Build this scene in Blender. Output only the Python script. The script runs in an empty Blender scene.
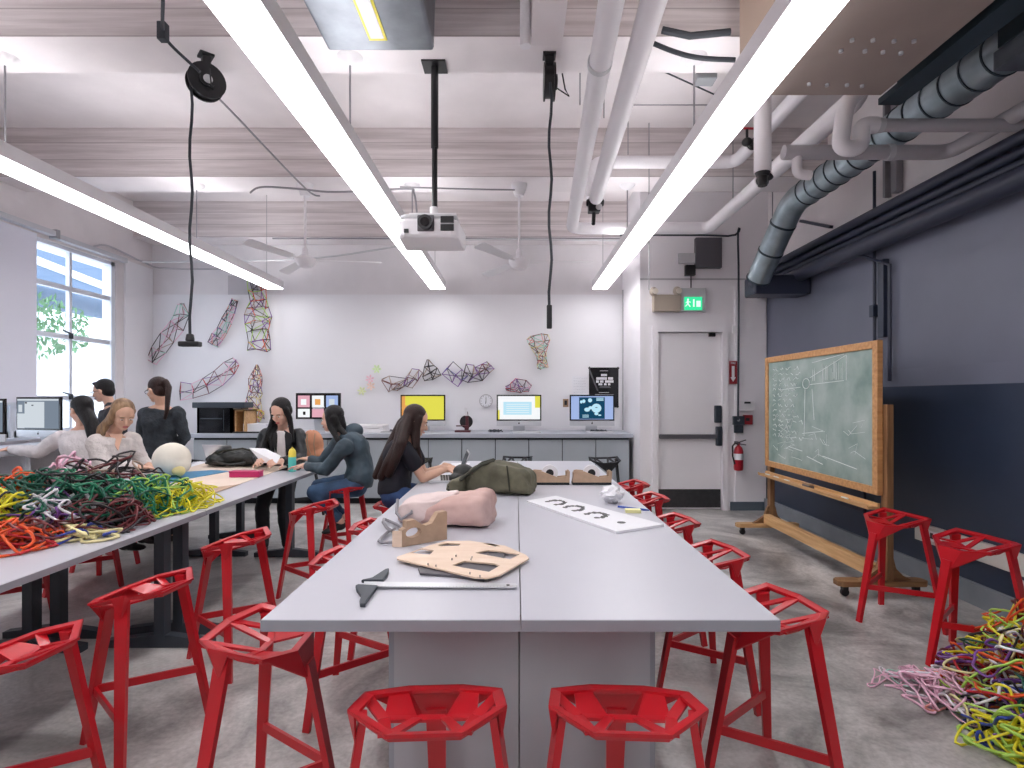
import bpy, bmesh, math, random
from mathutils import Vector, Matrix, Euler
random.seed(7)
PI = math.pi
R = math.radians
scene = bpy.context.scene
COL = scene.collection

# ------------------------------------------------------------------ camera, world, exposure
F = 570.0; CX = 516.0; CY = 398.0; H = 1.5
cam_d = bpy.data.cameras.new('camera'); cam = bpy.data.objects.new('camera', cam_d); COL.objects.link(cam)
cam.location = (0, 0, H); cam.rotation_euler = (PI/2, 0, 0)
cam_d.sensor_width = 36; cam_d.lens = F/1024*36
cam_d.shift_x = -(CX-512)/1024; cam_d.shift_y = (CY-384)/1024
cam_d.clip_start = 0.05
scene.camera = cam
world = bpy.data.worlds.new('world'); scene.world = world; world.use_nodes = True
bg = world.node_tree.nodes['Background']; bg.inputs[0].default_value = (0.80, 0.90, 1.0, 1); bg.inputs[1].default_value = 3.6
vs = scene.view_settings
vs.view_transform = 'Standard'; vs.look = 'None'; vs.gamma = 1; vs.use_curve_mapping = False; vs.exposure = 0.0
TUBE = 10.6      # radiance of the fluorescent diffusers
UPLIGHT = 15.0  # radiance of the strips added on the fixture tops to brighten the ceiling
sun_d = bpy.data.lights.new('daylight', 'SUN'); sun = bpy.data.objects.new('daylight', sun_d); COL.objects.link(sun)
sun_d.energy = 1.5; sun_d.angle = R(20); sun.rotation_euler = (R(50), 0, R(-60)); sun.location = (-9, 4, 8)
por_d = bpy.data.lights.new('window_portal', 'AREA'); por = bpy.data.objects.new('window_portal', por_d); COL.objects.link(por)
por_d.shape = 'RECTANGLE'; por_d.size = 2.6; por_d.size_y = 3.7; por_d.cycles.is_portal = True
por.location = (-5.80, 6.2, 2.2); por.rotation_euler = (0, R(-90), 0)

# ------------------------------------------------------------------ helpers
def P(px, py, Y): return Vector(((px-CX)*Y/F, Y, H-(py-CY)*Y/F))
def PZ(px, py, Z):
    Y = F*(H-Z)/(py-CY); return Vector(((px-CX)*Y/F, Y, Z))

class MB:
    def __init__(s): s.v = []; s.f = []; s.m = []
    def add(s, vs_, fs, m=0):
        b = len(s.v); s.v += [Vector(v) for v in vs_]
        for f in fs: s.f.append([b+i for i in f]); s.m.append(m)
        return s
    def box(s, c, size, rot=None, m=0, taper=1.0):
        c = Vector(c); hx, hy, hz = size[0]/2, size[1]/2, size[2]/2
        vv = []
        for z in (-1, 1):
            k = taper if z > 0 else 1
            for x, y in ((-1,-1),(1,-1),(1,1),(-1,1)):
                p = Vector((x*hx*k, y*hy*k, z*hz))
                if rot: p = rot @ p
                vv.append(c+p)
        return s.add(vv, [(3,2,1,0),(4,5,6,7),(0,1,5,4),(1,2,6,5),(2,3,7,6),(3,0,4,7)], m)
    def b2(s, a, b, m=0):
        a = Vector(a); b = Vector(b)
        return s.box((a+b)/2, (abs(b.x-a.x), abs(b.y-a.y), abs(b.z-a.z)), None, m)
    def cyl(s, p0, p1, r0, r1=None, n=16, m=0, cap=True):
        r1 = r0 if r1 is None else r1
        p0 = Vector(p0); p1 = Vector(p1); d = (p1-p0).normalized()
        a = d.orthogonal().normalized(); b = d.cross(a)
        vv = [p0+(a*math.cos(2*PI*i/n)+b*math.sin(2*PI*i/n))*r0 for i in range(n)]
        vv += [p1+(a*math.cos(2*PI*i/n)+b*math.sin(2*PI*i/n))*r1 for i in range(n)]
        fs = [(i, (i+1)%n, n+(i+1)%n, n+i) for i in range(n)]
        if cap: fs += [tuple(reversed(range(n))), tuple(range(n, 2*n))]
        return s.add(vv, fs, m)
    def bar(s, p0, p1, w, h, up=(0,0,1), m=0, w1=None, h1=None):
        p0 = Vector(p0); p1 = Vector(p1); d = (p1-p0).normalized(); up = Vector(up)
        x = d.cross(up)
        if x.length < 1e-4: x = d.cross(Vector((0,1,0)))
        x.normalize(); z = x.cross(d)
        w1 = w if w1 is None else w1; h1 = h if h1 is None else h1
        vv = []
        for p, ww, hh in ((p0,w,h),(p1,w1,h1)):
            for i, j in ((-1,-1),(1,-1),(1,1),(-1,1)): vv.append(p+x*i*ww/2+z*j*hh/2)
        return s.add(vv, [(3,2,1,0),(4,5,6,7),(0,1,5,4),(1,2,6,5),(2,3,7,6),(3,0,4,7)], m)
    def tube(s, pts, r, n=6, m=0, closed=False):
        pts = [Vector(p) for p in pts]; k = len(pts)
        rr = r if isinstance(r, (list, tuple)) else [r]*k
        vv = []; prev = None
        for i, p in enumerate(pts):
            if closed: d = pts[(i+1)%k]-pts[i-1]
            else: d = pts[min(i+1,k-1)]-pts[max(i-1,0)]
            if d.length < 1e-7: d = Vector((0,0,1))
            d.normalize()
            if prev is None: a = d.orthogonal().normalized()
            else:
                a = prev-d*prev.dot(d)
                a = a.normalized() if a.length > 1e-5 else d.orthogonal().normalized()
            prev = a; b = d.cross(a)
            for j in range(n):
                t = 2*PI*j/n; vv.append(p+(a*math.cos(t)+b*math.sin(t))*rr[i])
        fs = []
        for i in range(k if closed else k-1):
            i2 = (i+1)%k
            for j in range(n):
                j2 = (j+1)%n; fs.append((i*n+j, i*n+j2, i2*n+j2, i2*n+j))
        if not closed: fs += [tuple(reversed(range(n))), tuple(range((k-1)*n, k*n))]
        return s.add(vv, fs, m)
    def ell(s, c, r, rot=None, n=14, k=10, m=0):
        c = Vector(c)
        if not isinstance(r, (tuple, list, Vector)): r = (r, r, r)
        vv = []
        def q(x, y, z):
            p = Vector((x*r[0], y*r[1], z*r[2]))
            return c+(rot @ p if rot else p)
        vv.append(q(0,0,-1))
        for i in range(1, k):
            t = -PI/2+PI*i/k
            for j in range(n): vv.append(q(math.cos(t)*math.cos(2*PI*j/n), math.cos(t)*math.sin(2*PI*j/n), math.sin(t)))
        vv.append(q(0,0,1))
        fs = [(0, 1+(j+1)%n, 1+j) for j in range(n)]
        for i in range(k-2):
            for j in range(n): fs.append((1+i*n+j, 1+i*n+(j+1)%n, 1+(i+1)*n+(j+1)%n, 1+(i+1)*n+j))
        L = len(vv)-1; fs += [(1+(k-2)*n+j, 1+(k-2)*n+(j+1)%n, L) for j in range(n)]
        return s.add(vv, fs, m)
    def cap(s, p0, p1, r0, r1=None, n=12, m=0):     # capsule with hemispherical ends
        r1 = r0 if r1 is None else r1
        s.ell(p0, r0, n=n, k=8, m=m); s.ell(p1, r1, n=n, k=8, m=m); s.cyl(p0, p1, r0, r1, n=n, m=m)
        return s
    def prism(s, poly, z0, z1, m=0):                # polygon in xy, anticlockwise
        n = len(poly); vv = [(p[0], p[1], z0) for p in poly]+[(p[0], p[1], z1) for p in poly]
        fs = [tuple(reversed(range(n))), tuple(range(n, 2*n))]+[(i, (i+1)%n, n+(i+1)%n, n+i) for i in range(n)]
        return s.add(vv, fs, m)
    def extr(s, pts, d, m=0):                       # planar polygon of 3d points extruded by d
        n = len(pts); d = Vector(d); pts = [Vector(p) for p in pts]
        return s.add(pts+[p+d for p in pts], [tuple(reversed(range(n))), tuple(range(n, 2*n))]+[(i, (i+1)%n, n+(i+1)%n, n+i) for i in range(n)], m)
    def loft(s, rings, m=0, cap=True):
        n = len(rings[0]); vv = [p for r_ in rings for p in r_]; fs = []
        for i in range(len(rings)-1):
            for j in range(n): fs.append((i*n+j, i*n+(j+1)%n, (i+1)*n+(j+1)%n, (i+1)*n+j))
        if cap: fs += [tuple(reversed(range(n))), tuple(range((len(rings)-1)*n, len(rings)*n))]
        return s.add(vv, fs, m)
    def lathe(s, prof, c=(0,0,0), n=24, m=0):       # prof [(r,z)...]
        c = Vector(c)
        return s.loft([[c+Vector((r_*math.cos(2*PI*j/n), r_*math.sin(2*PI*j/n), z)) for j in range(n)] for r_, z in prof], m)

def wloc(o):
    v = Vector((0,0,0))
    while o: v += o.location; o = o.parent
    return v
def obj(mb, name, mat, parent=None, w=True, loc=None, smooth=False, bevel=0):
    """one mesh object; w=True: vertices are given in room coordinates"""
    if parent is not None: org = wloc(parent) if w else Vector((0,0,0))
    elif loc is not None: org = Vector(loc)
    else:
        xs = [v.x for v in mb.v]; ys = [v.y for v in mb.v]; zs = [v.z for v in mb.v]
        org = Vector(((min(xs)+max(xs))/2, (min(ys)+max(ys))/2, min(zs)))
    if parent is None and not w: org0 = Vector((0,0,0))
    else: org0 = org
    me = bpy.data.meshes.new(name)
    me.from_pydata([tuple(v-org0) for v in mb.v], [], mb.f); me.update()
    bm = bmesh.new(); bm.from_mesh(me); bmesh.ops.recalc_face_normals(bm, faces=bm.faces); bm.to_mesh(me); bm.free()
    for mm in (mat if isinstance(mat, (list, tuple)) else [mat]): me.materials.append(mm)
    if isinstance(mat, (list, tuple)):
        for p, k in zip(me.polygons, mb.m): p.material_index = k
    if smooth:
        for p in me.polygons: p.use_smooth = True
        if smooth != 'all':
            me.set_sharp_from_angle(angle=R(40))
    o = bpy.data.objects.new(name, me); COL.objects.link(o)
    if parent is not None: o.parent = parent
    else: o.location = org
    if bevel:
        b = o.modifiers.new('bevel', 'BEVEL'); b.width = bevel; b.segments = 2; b.limit_method = 'ANGLE'; b.angle_limit = R(35)
    return o
def thing(name, label, cat, loc, rotz=0, group=None):
    o = bpy.data.objects.new(name, None); COL.objects.link(o); o.location = loc; o.rotation_euler = (0,0,rotz)
    o.empty_display_size = .1
    return tag(o, label, cat, group)
def tag(o, label, cat, group=None, kind=None):
    o['label'] = label; o['category'] = cat
    if group: o['group'] = group
    if kind: o['kind'] = kind
    return o
def struct(mb, name, mat, label=None, **k):
    o = obj(mb, name, mat, **k); o['kind'] = 'structure'
    if label: o['label'] = label
    return o
def copy_tree(o, parent=None):
    c = o.copy(); COL.objects.link(c)
    if parent is not None: c.parent = parent
    for ch in list(o.children): copy_tree(ch, c)
    return c
def remesh(o, vox, it=4):
    m = o.modifiers.new('r', 'REMESH'); m.mode = 'VOXEL'; m.voxel_size = vox; m.use_smooth_shade = True
    s_ = o.modifiers.new('s', 'SMOOTH'); s_.factor = .5; s_.iterations = it
    dg = bpy.context.evaluated_depsgraph_get(); dg.update()
    me = bpy.data.meshes.new_from_object(o.evaluated_get(dg)); o.modifiers.clear()
    old = o.data; o.data = me; bpy.data.meshes.remove(old)
    for p in me.polygons: p.use_smooth = True
    return o
def crumple(o, strength=.012, size=.09):
    tx = bpy.data.textures.new(o.name+'_folds', 'CLOUDS'); tx.noise_scale = size; tx.noise_depth = 1
    d = o.modifiers.new('folds', 'DISPLACE'); d.texture = tx; d.strength = strength; d.mid_level = .5; d.texture_coords = 'LOCAL'
    return o
def text_mesh(txt, size, loc, rot, mat, name, parent=None, depth=.0008):
    cu = bpy.data.curves.new(name, 'FONT'); cu.body = txt; cu.size = size; cu.align_x = 'CENTER'; cu.align_y = 'CENTER'; cu.extrude = depth; cu.resolution_u = 2
    t = bpy.data.objects.new(name, cu); COL.objects.link(t)
    dg = bpy.context.evaluated_depsgraph_get(); dg.update()
    me = bpy.data.meshes.new_from_object(t.evaluated_get(dg)); bpy.data.objects.remove(t)
    o = bpy.data.objects.new(name, me); COL.objects.link(o); me.materials.clear(); me.materials.append(mat)
    o.location = Vector(loc)-(wloc(parent) if parent else Vector((0,0,0))); o.rotation_euler = rot
    if parent: o.parent = parent
    return o

# ------------------------------------------------------------------ materials
def mat(name, col, rough=.5, metal=0, var=0, vscale=4, bump=0, bscale=30, stretch=(1,1,1), emit=0, col2=None, spec=.5, trans=0, vdetail=4, coat=0, alpha=1):
    m = bpy.data.materials.new(name); m.use_nodes = True; nt = m.node_tree; b = nt.nodes['Principled BSDF']
    b.inputs['Base Color'].default_value = (*col, 1); b.inputs['Roughness'].default_value = rough; b.inputs['Metallic'].default_value = metal
    b.inputs['Specular IOR Level'].default_value = spec
    if coat: b.inputs['Coat Weight'].default_value = coat
    if trans: b.inputs['Transmission Weight'].default_value = trans
    if emit: b.inputs['Emission Color'].default_value = (*col, 1); b.inputs['Emission Strength'].default_value = emit
    if var or bump or col2:
        tc = nt.nodes.new('ShaderNodeTexCoord'); mp = nt.nodes.new('ShaderNodeMapping'); mp.inputs['Scale'].default_value = stretch
        nt.links.new(tc.outputs['Object'], mp.inputs['Vector'])
        if var or col2:
            n = nt.nodes.new('ShaderNodeTexNoise'); n.inputs['Scale'].default_value = vscale; n.inputs['Detail'].default_value = vdetail
            nt.links.new(mp.outputs['Vector'], n.inputs['Vector'])
            cr = nt.nodes.new('ShaderNodeValToRGB'); cr.color_ramp.elements[0].position = .32; cr.color_ramp.elements[1].position = .68
            c2 = col2 if col2 else tuple(min(1, c*(1+var)) for c in col); c1 = col if col2 else tuple(c*(1-var) for c in col)
            cr.color_ramp.elements[0].color = (*c1, 1); cr.color_ramp.elements[1].color = (*c2, 1)
            nt.links.new(n.outputs['Fac'], cr.inputs['Fac']); nt.links.new(cr.outputs['Color'], b.inputs['Base Color'])
        if bump:
            n2 = nt.nodes.new('ShaderNodeTexNoise'); n2.inputs['Scale'].default_value = bscale; n2.inputs['Detail'].default_value = 5
            nt.links.new(mp.outputs['Vector'], n2.inputs['Vector'])
            bp = nt.nodes.new('ShaderNodeBump'); bp.inputs['Strength'].default_value = bump; bp.inputs['Distance'].default_value = .02
            nt.links.new(n2.outputs['Fac'], bp.inputs['Height']); nt.links.new(bp.outputs['Normal'], b.inputs['Normal'])
    return m
def emat(name, col, s):
    m = bpy.data.materials.new(name); m.use_nodes = True; nt = m.node_tree; nt.nodes.clear()
    e = nt.nodes.new('ShaderNodeEmission'); e.inputs[0].default_value = (*col,1); e.inputs[1].default_value = s
    o = nt.nodes.new('ShaderNodeOutputMaterial'); nt.links.new(e.outputs[0], o.inputs[0]); return m

def floor_mat():
    m = bpy.data.materials.new('polished_concrete'); m.use_nodes = True; nt = m.node_tree; b = nt.nodes['Principled BSDF']
    tc = nt.nodes.new('ShaderNodeTexCoord')
    n1 = nt.nodes.new('ShaderNodeTexNoise'); n1.inputs['Scale'].default_value = 1.6; n1.inputs['Detail'].default_value = 8; n1.inputs['Roughness'].default_value = .62; n1.inputs['Distortion'].default_value = .8
    n2 = nt.nodes.new('ShaderNodeTexNoise'); n2.inputs['Scale'].default_value = 45; n2.inputs['Detail'].default_value = 3
    nt.links.new(tc.outputs['Object'], n1.inputs['Vector']); nt.links.new(tc.outputs['Object'], n2.inputs['Vector'])
    cr = nt.nodes.new('ShaderNodeValToRGB'); cr.color_ramp.elements[0].position = .34; cr.color_ramp.elements[1].position = .68
    cr.color_ramp.elements[0].color = (.19,.178,.174,1); cr.color_ramp.elements[1].color = (.74,.71,.69,1)
    nt.links.new(n1.outputs['Fac'], cr.inputs['Fac'])
    mx = nt.nodes.new('ShaderNodeMix'); mx.data_type = 'RGBA'; mx.blend_type = 'OVERLAY'; mx.inputs[0].default_value = .35
    nt.links.new(cr.outputs['Color'], mx.inputs[6]); nt.links.new(n2.outputs['Fac'], mx.inputs[7])
    nt.links.new(mx.outputs[2], b.inputs['Base Color'])
    mr = nt.nodes.new('ShaderNodeMapRange'); mr.inputs[3].default_value = .22; mr.inputs[4].default_value = .42
    nt.links.new(n1.outputs['Fac'], mr.inputs[0]); nt.links.new(mr.outputs[0], b.inputs['Roughness'])
    return m
def board_mat(name, base, dark, axis=2, scale=5.5):     # board-formed concrete: long horizontal planks, stained
    m = bpy.data.materials.new(name); m.use_nodes = True; nt = m.node_tree; b = nt.nodes['Principled BSDF']; b.inputs['Roughness'].default_value = .75
    tc = nt.nodes.new('ShaderNodeTexCoord'); mp = nt.nodes.new('ShaderNodeMapping'); mp.inputs['Scale'].default_value = (.35, 6, 9)
    nt.links.new(tc.outputs['Object'], mp.inputs['Vector'])
    n = nt.nodes.new('ShaderNodeTexNoise'); n.inputs['Scale'].default_value = 1.7; n.inputs['Detail'].default_value = 7; n.inputs['Roughness'].default_value = .6
    nt.links.new(mp.outputs['Vector'], n.inputs['Vector'])
    cr = nt.nodes.new('ShaderNodeValToRGB'); cr.color_ramp.elements[0].position = .28; cr.color_ramp.elements[1].position = .62
    cr.color_ramp.elements[0].color = (*dark,1); cr.color_ramp.elements[1].color = (*base,1); nt.links.new(n.outputs['Fac'], cr.inputs['Fac'])
    sx = nt.nodes.new('ShaderNodeSeparateXYZ'); nt.links.new(tc.outputs['Object'], sx.inputs[0])
    mu = nt.nodes.new('ShaderNodeMath'); mu.operation = 'MULTIPLY'; mu.inputs[1].default_value = scale; nt.links.new(sx.outputs[axis], mu.inputs[0])
    fr = nt.nodes.new('ShaderNodeMath'); fr.operation = 'FRACT'; nt.links.new(mu.outputs[0], fr.inputs[0])
    gt = nt.nodes.new('ShaderNodeMath'); gt.operation = 'LESS_THAN'; gt.inputs[1].default_value = .05; nt.links.new(fr.outputs[0], gt.inputs[0])
    mx = nt.nodes.new('ShaderNodeMix'); mx.data_type = 'RGBA'; mx.inputs[7].default_value = (*[c*.7 for c in dark],1)
    sc_ = nt.nodes.new('ShaderNodeMath'); sc_.operation = 'MULTIPLY'; sc_.inputs[1].default_value = .6; nt.links.new(gt.outputs[0], sc_.inputs[0])
    nt.links.new(sc_.outputs[0], mx.inputs[0]); nt.links.new(cr.outputs['Color'], mx.inputs[6]); nt.links.new(mx.outputs[2], b.inputs['Base Color'])
    bp = nt.nodes.new('ShaderNodeBump'); bp.inputs['Strength'].default_value = .35; bp.inputs['Distance'].default_value = .02
    nt.links.new(n.outputs['Fac'], bp.inputs['Height']); nt.links.new(bp.outputs['Normal'], b.inputs['Normal'])
    return m
def wood(name, c1, c2, stretch=(1,12,12), sc_=3, rough=.5):
    return mat(name, c1, rough, col2=c2, vscale=sc_, stretch=stretch, bump=.1, bscale=8, vdetail=6)

M = dict(
 floor=floor_mat(),
 white=mat('white_wall_paint', (.80,.79,.82), .6, var=.03, vscale=1.2),
 panel=mat('white_pinup_panel', (.86,.85,.88), .55, var=.02, vscale=1),
 uwall=mat('upper_wall_paint', (.80,.77,.79), .7, var=.06, vscale=1.5, bump=.1, bscale=12),
 dwall=mat('light_grey_wall_paint', (.90,.87,.90), .6, var=.03, vscale=1.2),
 slab=mat('ceiling_slab_paint', (.80,.75,.76), .7, var=.07, vscale=1.4, bump=.12, bscale=9),
 beam=board_mat('board_formed_concrete', (.74,.68,.68), (.46,.40,.40)),
 navy=mat('blue_grey_wall_paint', (.155,.165,.225), .45, var=.08, vscale=1.3),
 navyd=mat('dark_navy_wall', (.028,.040,.072), .38, var=.15, vscale=1.5),  # darker than the blue grey of the upper right wall
 navyp=mat('navy_pipe_paint', (.030,.036,.065), .4),
 slate=mat('slate_skirting', (.10,.13,.16), .5),
 curb=mat('grey_curb', (.22,.24,.27), .7, var=.1),
 red=mat('red_powder_coat', (.54,.007,.016), .32, spec=.5, coat=.15),
 black_m=mat('black_powder_coat', (.012,.012,.015), .4),
 table=mat('pale_laminate', (.56,.56,.62), .35, var=.01),
 tedge=mat('grey_laminate_edge', (.32,.33,.37), .5),
 tbase=mat('grey_cabinet_laminate', (.42,.42,.45), .45, var=.04),
 tleg=mat('slate_metal_leg', (.035,.045,.06), .45),
 cfront=mat('counter_front_panel', (.42,.46,.50), .5, var=.04, vscale=2),
 cgap=mat('dark_gap', (.02,.025,.03), .8),
 ctop=mat('counter_top', (.42,.44,.50), .45),
 alu=mat('aluminium', (.72,.73,.75), .3, metal=.85),
 alum=mat('satin_aluminium', (.62,.63,.66), .45, metal=.4),
 galv=mat('galvanised_steel', (.27,.29,.32), .42, metal=.85, var=.15, vscale=6, bump=.1, bscale=5),
 galvd=mat('blued_galvanised_duct', (.38,.46,.50), .36, metal=.7, var=.2, vscale=5),
 teal=mat('dark_teal_steel', (.03,.05,.065), .45, metal=.2),
 brown=mat('brown_unit_casing', (.36,.29,.26), .5, var=.05),
 tan=mat('tan_unit_side', (.50,.38,.30), .6),
 pipew=mat('white_pipe_jacket', (.84,.81,.84), .4),
 pipeg=mat('grey_pipe_paint', (.50,.48,.51), .5),
 black=mat('black_plastic', (.012,.012,.014), .4),
 blackg=mat('black_gloss', (.006,.006,.008), .12),
 cord=mat('dark_cord', (.03,.035,.045), .6),
 rod=mat('grey_rod', (.30,.29,.31), .5, metal=.5),
 tube=emat('lit_diffuser', (1,.985,1), TUBE),
 upl=emat('ceiling_fill_glow', (1,.985,1), UPLIGHT),
 fix=mat('white_fixture', (.82,.80,.82), .4),
 glass=None,
 winf=mat('white_window_frame', (.72,.75,.82), .5),
 oak=wood('oak_frame', (.50,.24,.09), (.66,.36,.15)),
 oakd=wood('dark_oak', (.20,.10,.045), (.34,.18,.08)),
 piney=wood('pine_rail_long', (.55,.30,.12), (.72,.45,.22), (12,1,12)), oakv=wood('dark_oak_post', (.20,.10,.045), (.36,.19,.085), (12,12,1)),
 pine=wood('pine_rail', (.55,.30,.12), (.72,.45,.22)),
 ply=wood('birch_ply', (.80,.60,.45), (.88,.70,.56), (2,10,10), 2),
 kraft=mat('kraft_board', (.52,.36,.25), .7, var=.08, vscale=20),
 kraftd=mat('kraft_board_side', (.38,.25,.16), .7, var=.08, vscale=20),
 sheet=mat('pale_ply_sheet', (.80,.66,.55), .6, var=.05, vscale=3),
 sheetd=mat('dark_burnt_edge', (.16,.08,.04), .7),
 blue=mat('blue_sheet', (.05,.26,.48), .5, var=.15, vscale=5),
 paper=mat('white_paper', (.86,.86,.90), .6),
 paperl=mat('pencil_grey', (.45,.45,.5), .7),
 foam=mat('cream_plaster', (.80,.76,.66), .7, var=.05, vscale=8, bump=.15, bscale=15),
 foamy=mat('yellow_plaster', (.72,.62,.28), .6),
 skin=mat('skin_light', (.74,.45,.34), .5, var=.05, vscale=6),
 skin2=mat('skin_warm', (.70,.42,.30), .5, var=.05, vscale=6),
 hairb=mat('black_hair', (.005,.004,.005), .45, spec=.35, bump=.5, bscale=30, stretch=(6,6,.7)),
 hairn=mat('dark_brown_hair', (.026,.010,.008), .45, spec=.35, bump=.5, bscale=30, stretch=(6,6,.7)),
 hairl=mat('ash_blonde_hair', (.16,.085,.04), .45, col2=(.42,.26,.14), vscale=9, bump=.5, bscale=30, stretch=(3,3,.6)),
 creams=mat('cream_knit', (.74,.68,.66), .9, var=.08, vscale=14, bump=.5, bscale=60),
 whites=mat('off_white_knit', (.78,.74,.75), .9, var=.06, vscale=14, bump=.4, bscale=60),
 charc=mat('charcoal_knit', (.036,.045,.056), .9, var=.3, vscale=16, bump=.5, bscale=50),
 leather=mat('black_leather', (.009,.011,.014), .32, var=.3, vscale=8, bump=.4, bscale=14),
 hood=mat('slate_blue_hoodie', (.038,.065,.088), .6, var=.25, vscale=6, bump=.6, bscale=9),
 tee=mat('black_tee', (.008,.008,.016), .8, var=.2, vscale=8, bump=.3, bscale=12),
 shirt=mat('dark_shirt', (.03,.03,.038), .7),
 denim=mat('blue_denim', (.02,.045,.10), .8, col2=(.06,.13,.25), vscale=5, bump=.3, bscale=20),
 denimd=mat('dark_denim', (.02,.05,.14), .8, var=.3, vscale=6),
 blackp=mat('black_trousers', (.012,.012,.016), .7, bump=.4, bscale=10),
 shoe=mat('black_shoe', (.012,.012,.014), .5), shoew=mat('white_sole', (.75,.75,.75), .5),
 eyew=mat('eye_white', (.85,.83,.82), .3), eyed=mat('dark_iris', (.02,.012,.01), .2), lip=mat('lips', (.58,.28,.24), .45),
 lipr=mat('lips_red', (.52,.16,.15), .45),
 olive=mat('olive_canvas', (.085,.080,.052), .75, col2=(.17,.16,.105), vscale=7, bump=.5, bscale=12),
 olived=mat('dark_olive_webbing', (.04,.04,.028), .8),
 pinkb=mat('blush_suede', (.58,.35,.31), .75, col2=(.70,.50,.46), vscale=5, bump=.5, bscale=7),
 pinkl=mat('pale_blush_suede', (.76,.62,.60), .75, var=.06, vscale=6, bump=.5, bscale=8),
 nylon=mat('black_nylon', (.015,.017,.016), .5, bump=.5, bscale=10),
 orange=mat('tan_orange_leather', (.62,.28,.16), .6, var=.15, vscale=9, bump=.4, bscale=10),
 teall=mat('teal_plastic', (.10,.55,.50), .35), yel=mat('yellow_plastic', (.85,.72,.10), .4),
 magenta=mat('magenta_box', (.55,.02,.14), .4),
 purple=mat('purple_sleeve', (.08,.05,.40), .5),
 stickyy=mat('yellow_sticky_paper', (.88,.85,.42), .6), penb=mat('blue_pen', (.03,.08,.40), .4),
 steelr=mat('steel_ruler', (.70,.71,.74), .3, metal=.6), grey=mat('mid_grey', (.30,.31,.33), .5), dgrey=mat('dark_grey_box', (.10,.095,.11), .5),
 lgrey=mat('light_grey_box', (.60,.60,.62), .5), bronze=mat('beige_steel', (.46,.39,.32), .4), lampg=mat('lamp_glass', (.9,.82,.72), .15),
 greenx=emat('lit_green_sign', (.05,.85,.38), 1.0), signw=emat('lit_sign_white', (.75,1,.88), 1.1),
 redsign=mat('dark_red_sign', (.30,.02,.03), .5), redex=mat('extinguisher_red', (.42,.01,.025), .3), cream=mat('cream_raceway', (.66,.62,.58), .5),
 board=mat('green_chalkboard', (.20,.29,.26), .8, col2=(.44,.52,.49), vscale=3.2, vdetail=9), chalk=mat('chalk', (.78,.84,.82), .95),
 wood_dark=mat('plum_plastic', (.09,.015,.025), .35), kick=mat('black_kick_plate', (.035,.035,.038), .45, var=.2, vscale=20),
 ext=mat('white_building', (.80,.80,.80), .8), extb=mat('blue_grey_soffit', (.14,.20,.30), .8), leafm=mat('leaves', (.12,.24,.12), .7, var=.4, vscale=3),
 bark=mat('bark', (.12,.08,.05), .9), shade=mat('roller_shade', (.84,.84,.94), .8),
 scrblue=emat('screen_pale_blue', (.40,.52,.86), .9), scrpic=emat('screen_dark_picture', (.01,.06,.12), 1), scrwh=emat('screen_white', (.93,.95,.97), 1.0),
 scrcy=emat('screen_cyan', (.50,.78,.92), 1.0), scryel=emat('screen_yellow', (.85,.80,.10), .9), scror=emat('screen_orange', (.90,.42,.12), .9),
 scrgr=emat('screen_grey', (.22,.27,.34), .9), scrlt=emat('screen_light', (.66,.72,.78), .95), scrpk=emat('screen_pink', (.85,.45,.55), .9), scrbk=mat('screen_black', (.01,.01,.014), .2),
)
def glass_mat():
    m = bpy.data.materials.new('window_glass'); m.use_nodes = True; nt = m.node_tree; nt.nodes.clear()
    t = nt.nodes.new('ShaderNodeBsdfTransparent'); t.inputs[0].default_value = (.97,.98,1,1); g = nt.nodes.new('ShaderNodeBsdfGlossy'); g.inputs['Roughness'].default_value = .02
    mx = nt.nodes.new('ShaderNodeMixShader'); mx.inputs[0].default_value = .06; o = nt.nodes.new('ShaderNodeOutputMaterial')
    nt.links.new(t.outputs[0], mx.inputs[1]); nt.links.new(g.outputs[0], mx.inputs[2]); nt.links.new(mx.outputs[0], o.inputs[0]); return m
M['glass'] = glass_mat()
STR = {k: mat('straw_'+k, c, .4) for k, c in dict(
 orange=(.80,.10,.02), pink=(.86,.52,.66), black=(.02,.014,.018), green=(.01,.20,.10), dgreen=(.01,.09,.06), yellow=(.80,.72,.03), cream=(.85,.76,.40),
 white=(.82,.80,.86), brown=(.16,.025,.03), blue=(.03,.06,.35), purple=(.22,.08,.35), red=(.55,.02,.03), lime=(.45,.70,.12), tan=(.45,.33,.26), mint=(.40,.70,.60), salmon=(.80,.32,.28)).items()}

# ------------------------------------------------------------------ the room
XL, XR, YB, YN, XJ, YD, ZS, ZBm = -5.68, 3.37, 8.9, -3.0, 1.66, 7.63, 4.42, 3.89
struct(MB().b2((XL-.2, YN-.2, -.2), (XR+.2, YB+.2, 0)), 'floor', M['floor'])
struct(MB().b2((XL-.2, YN-.2, ZS), (XR+.2, YB+.2, ZS+.2)), 'ceiling', M['slab'])
for i, (a, b) in enumerate(((-1.05,-.62), (1.36,1.80), (3.77,4.19), (6.16,6.61), (8.46,8.899))):
    mb = MB().b2((XL+.001, a, ZBm), (XR-.001, b, ZS), m=0)
    o = struct(mb, 'trim_%d' % (i+1), [M['beam'], M['slab']], 'painted concrete ceiling beam')
    for p in o.data.polygons:
        if p.normal.z < -.5: p.material_index = 1
struct(MB().b2((XL-.2, YB, 0), (XJ, YB+.2, ZS)), 'wall_back', M['uwall'])
struct(MB().b2((XL+.02, YB-.03, 0), (XJ-.002, YB-.001, 3.11)), 'trim_6', M['panel'], 'white pin-up panelling on the back wall')
struct(MB().b2((XL-.2, YN-.2, 0), (XR+.2, YN, ZS)), 'wall_front', M['white'])
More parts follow.
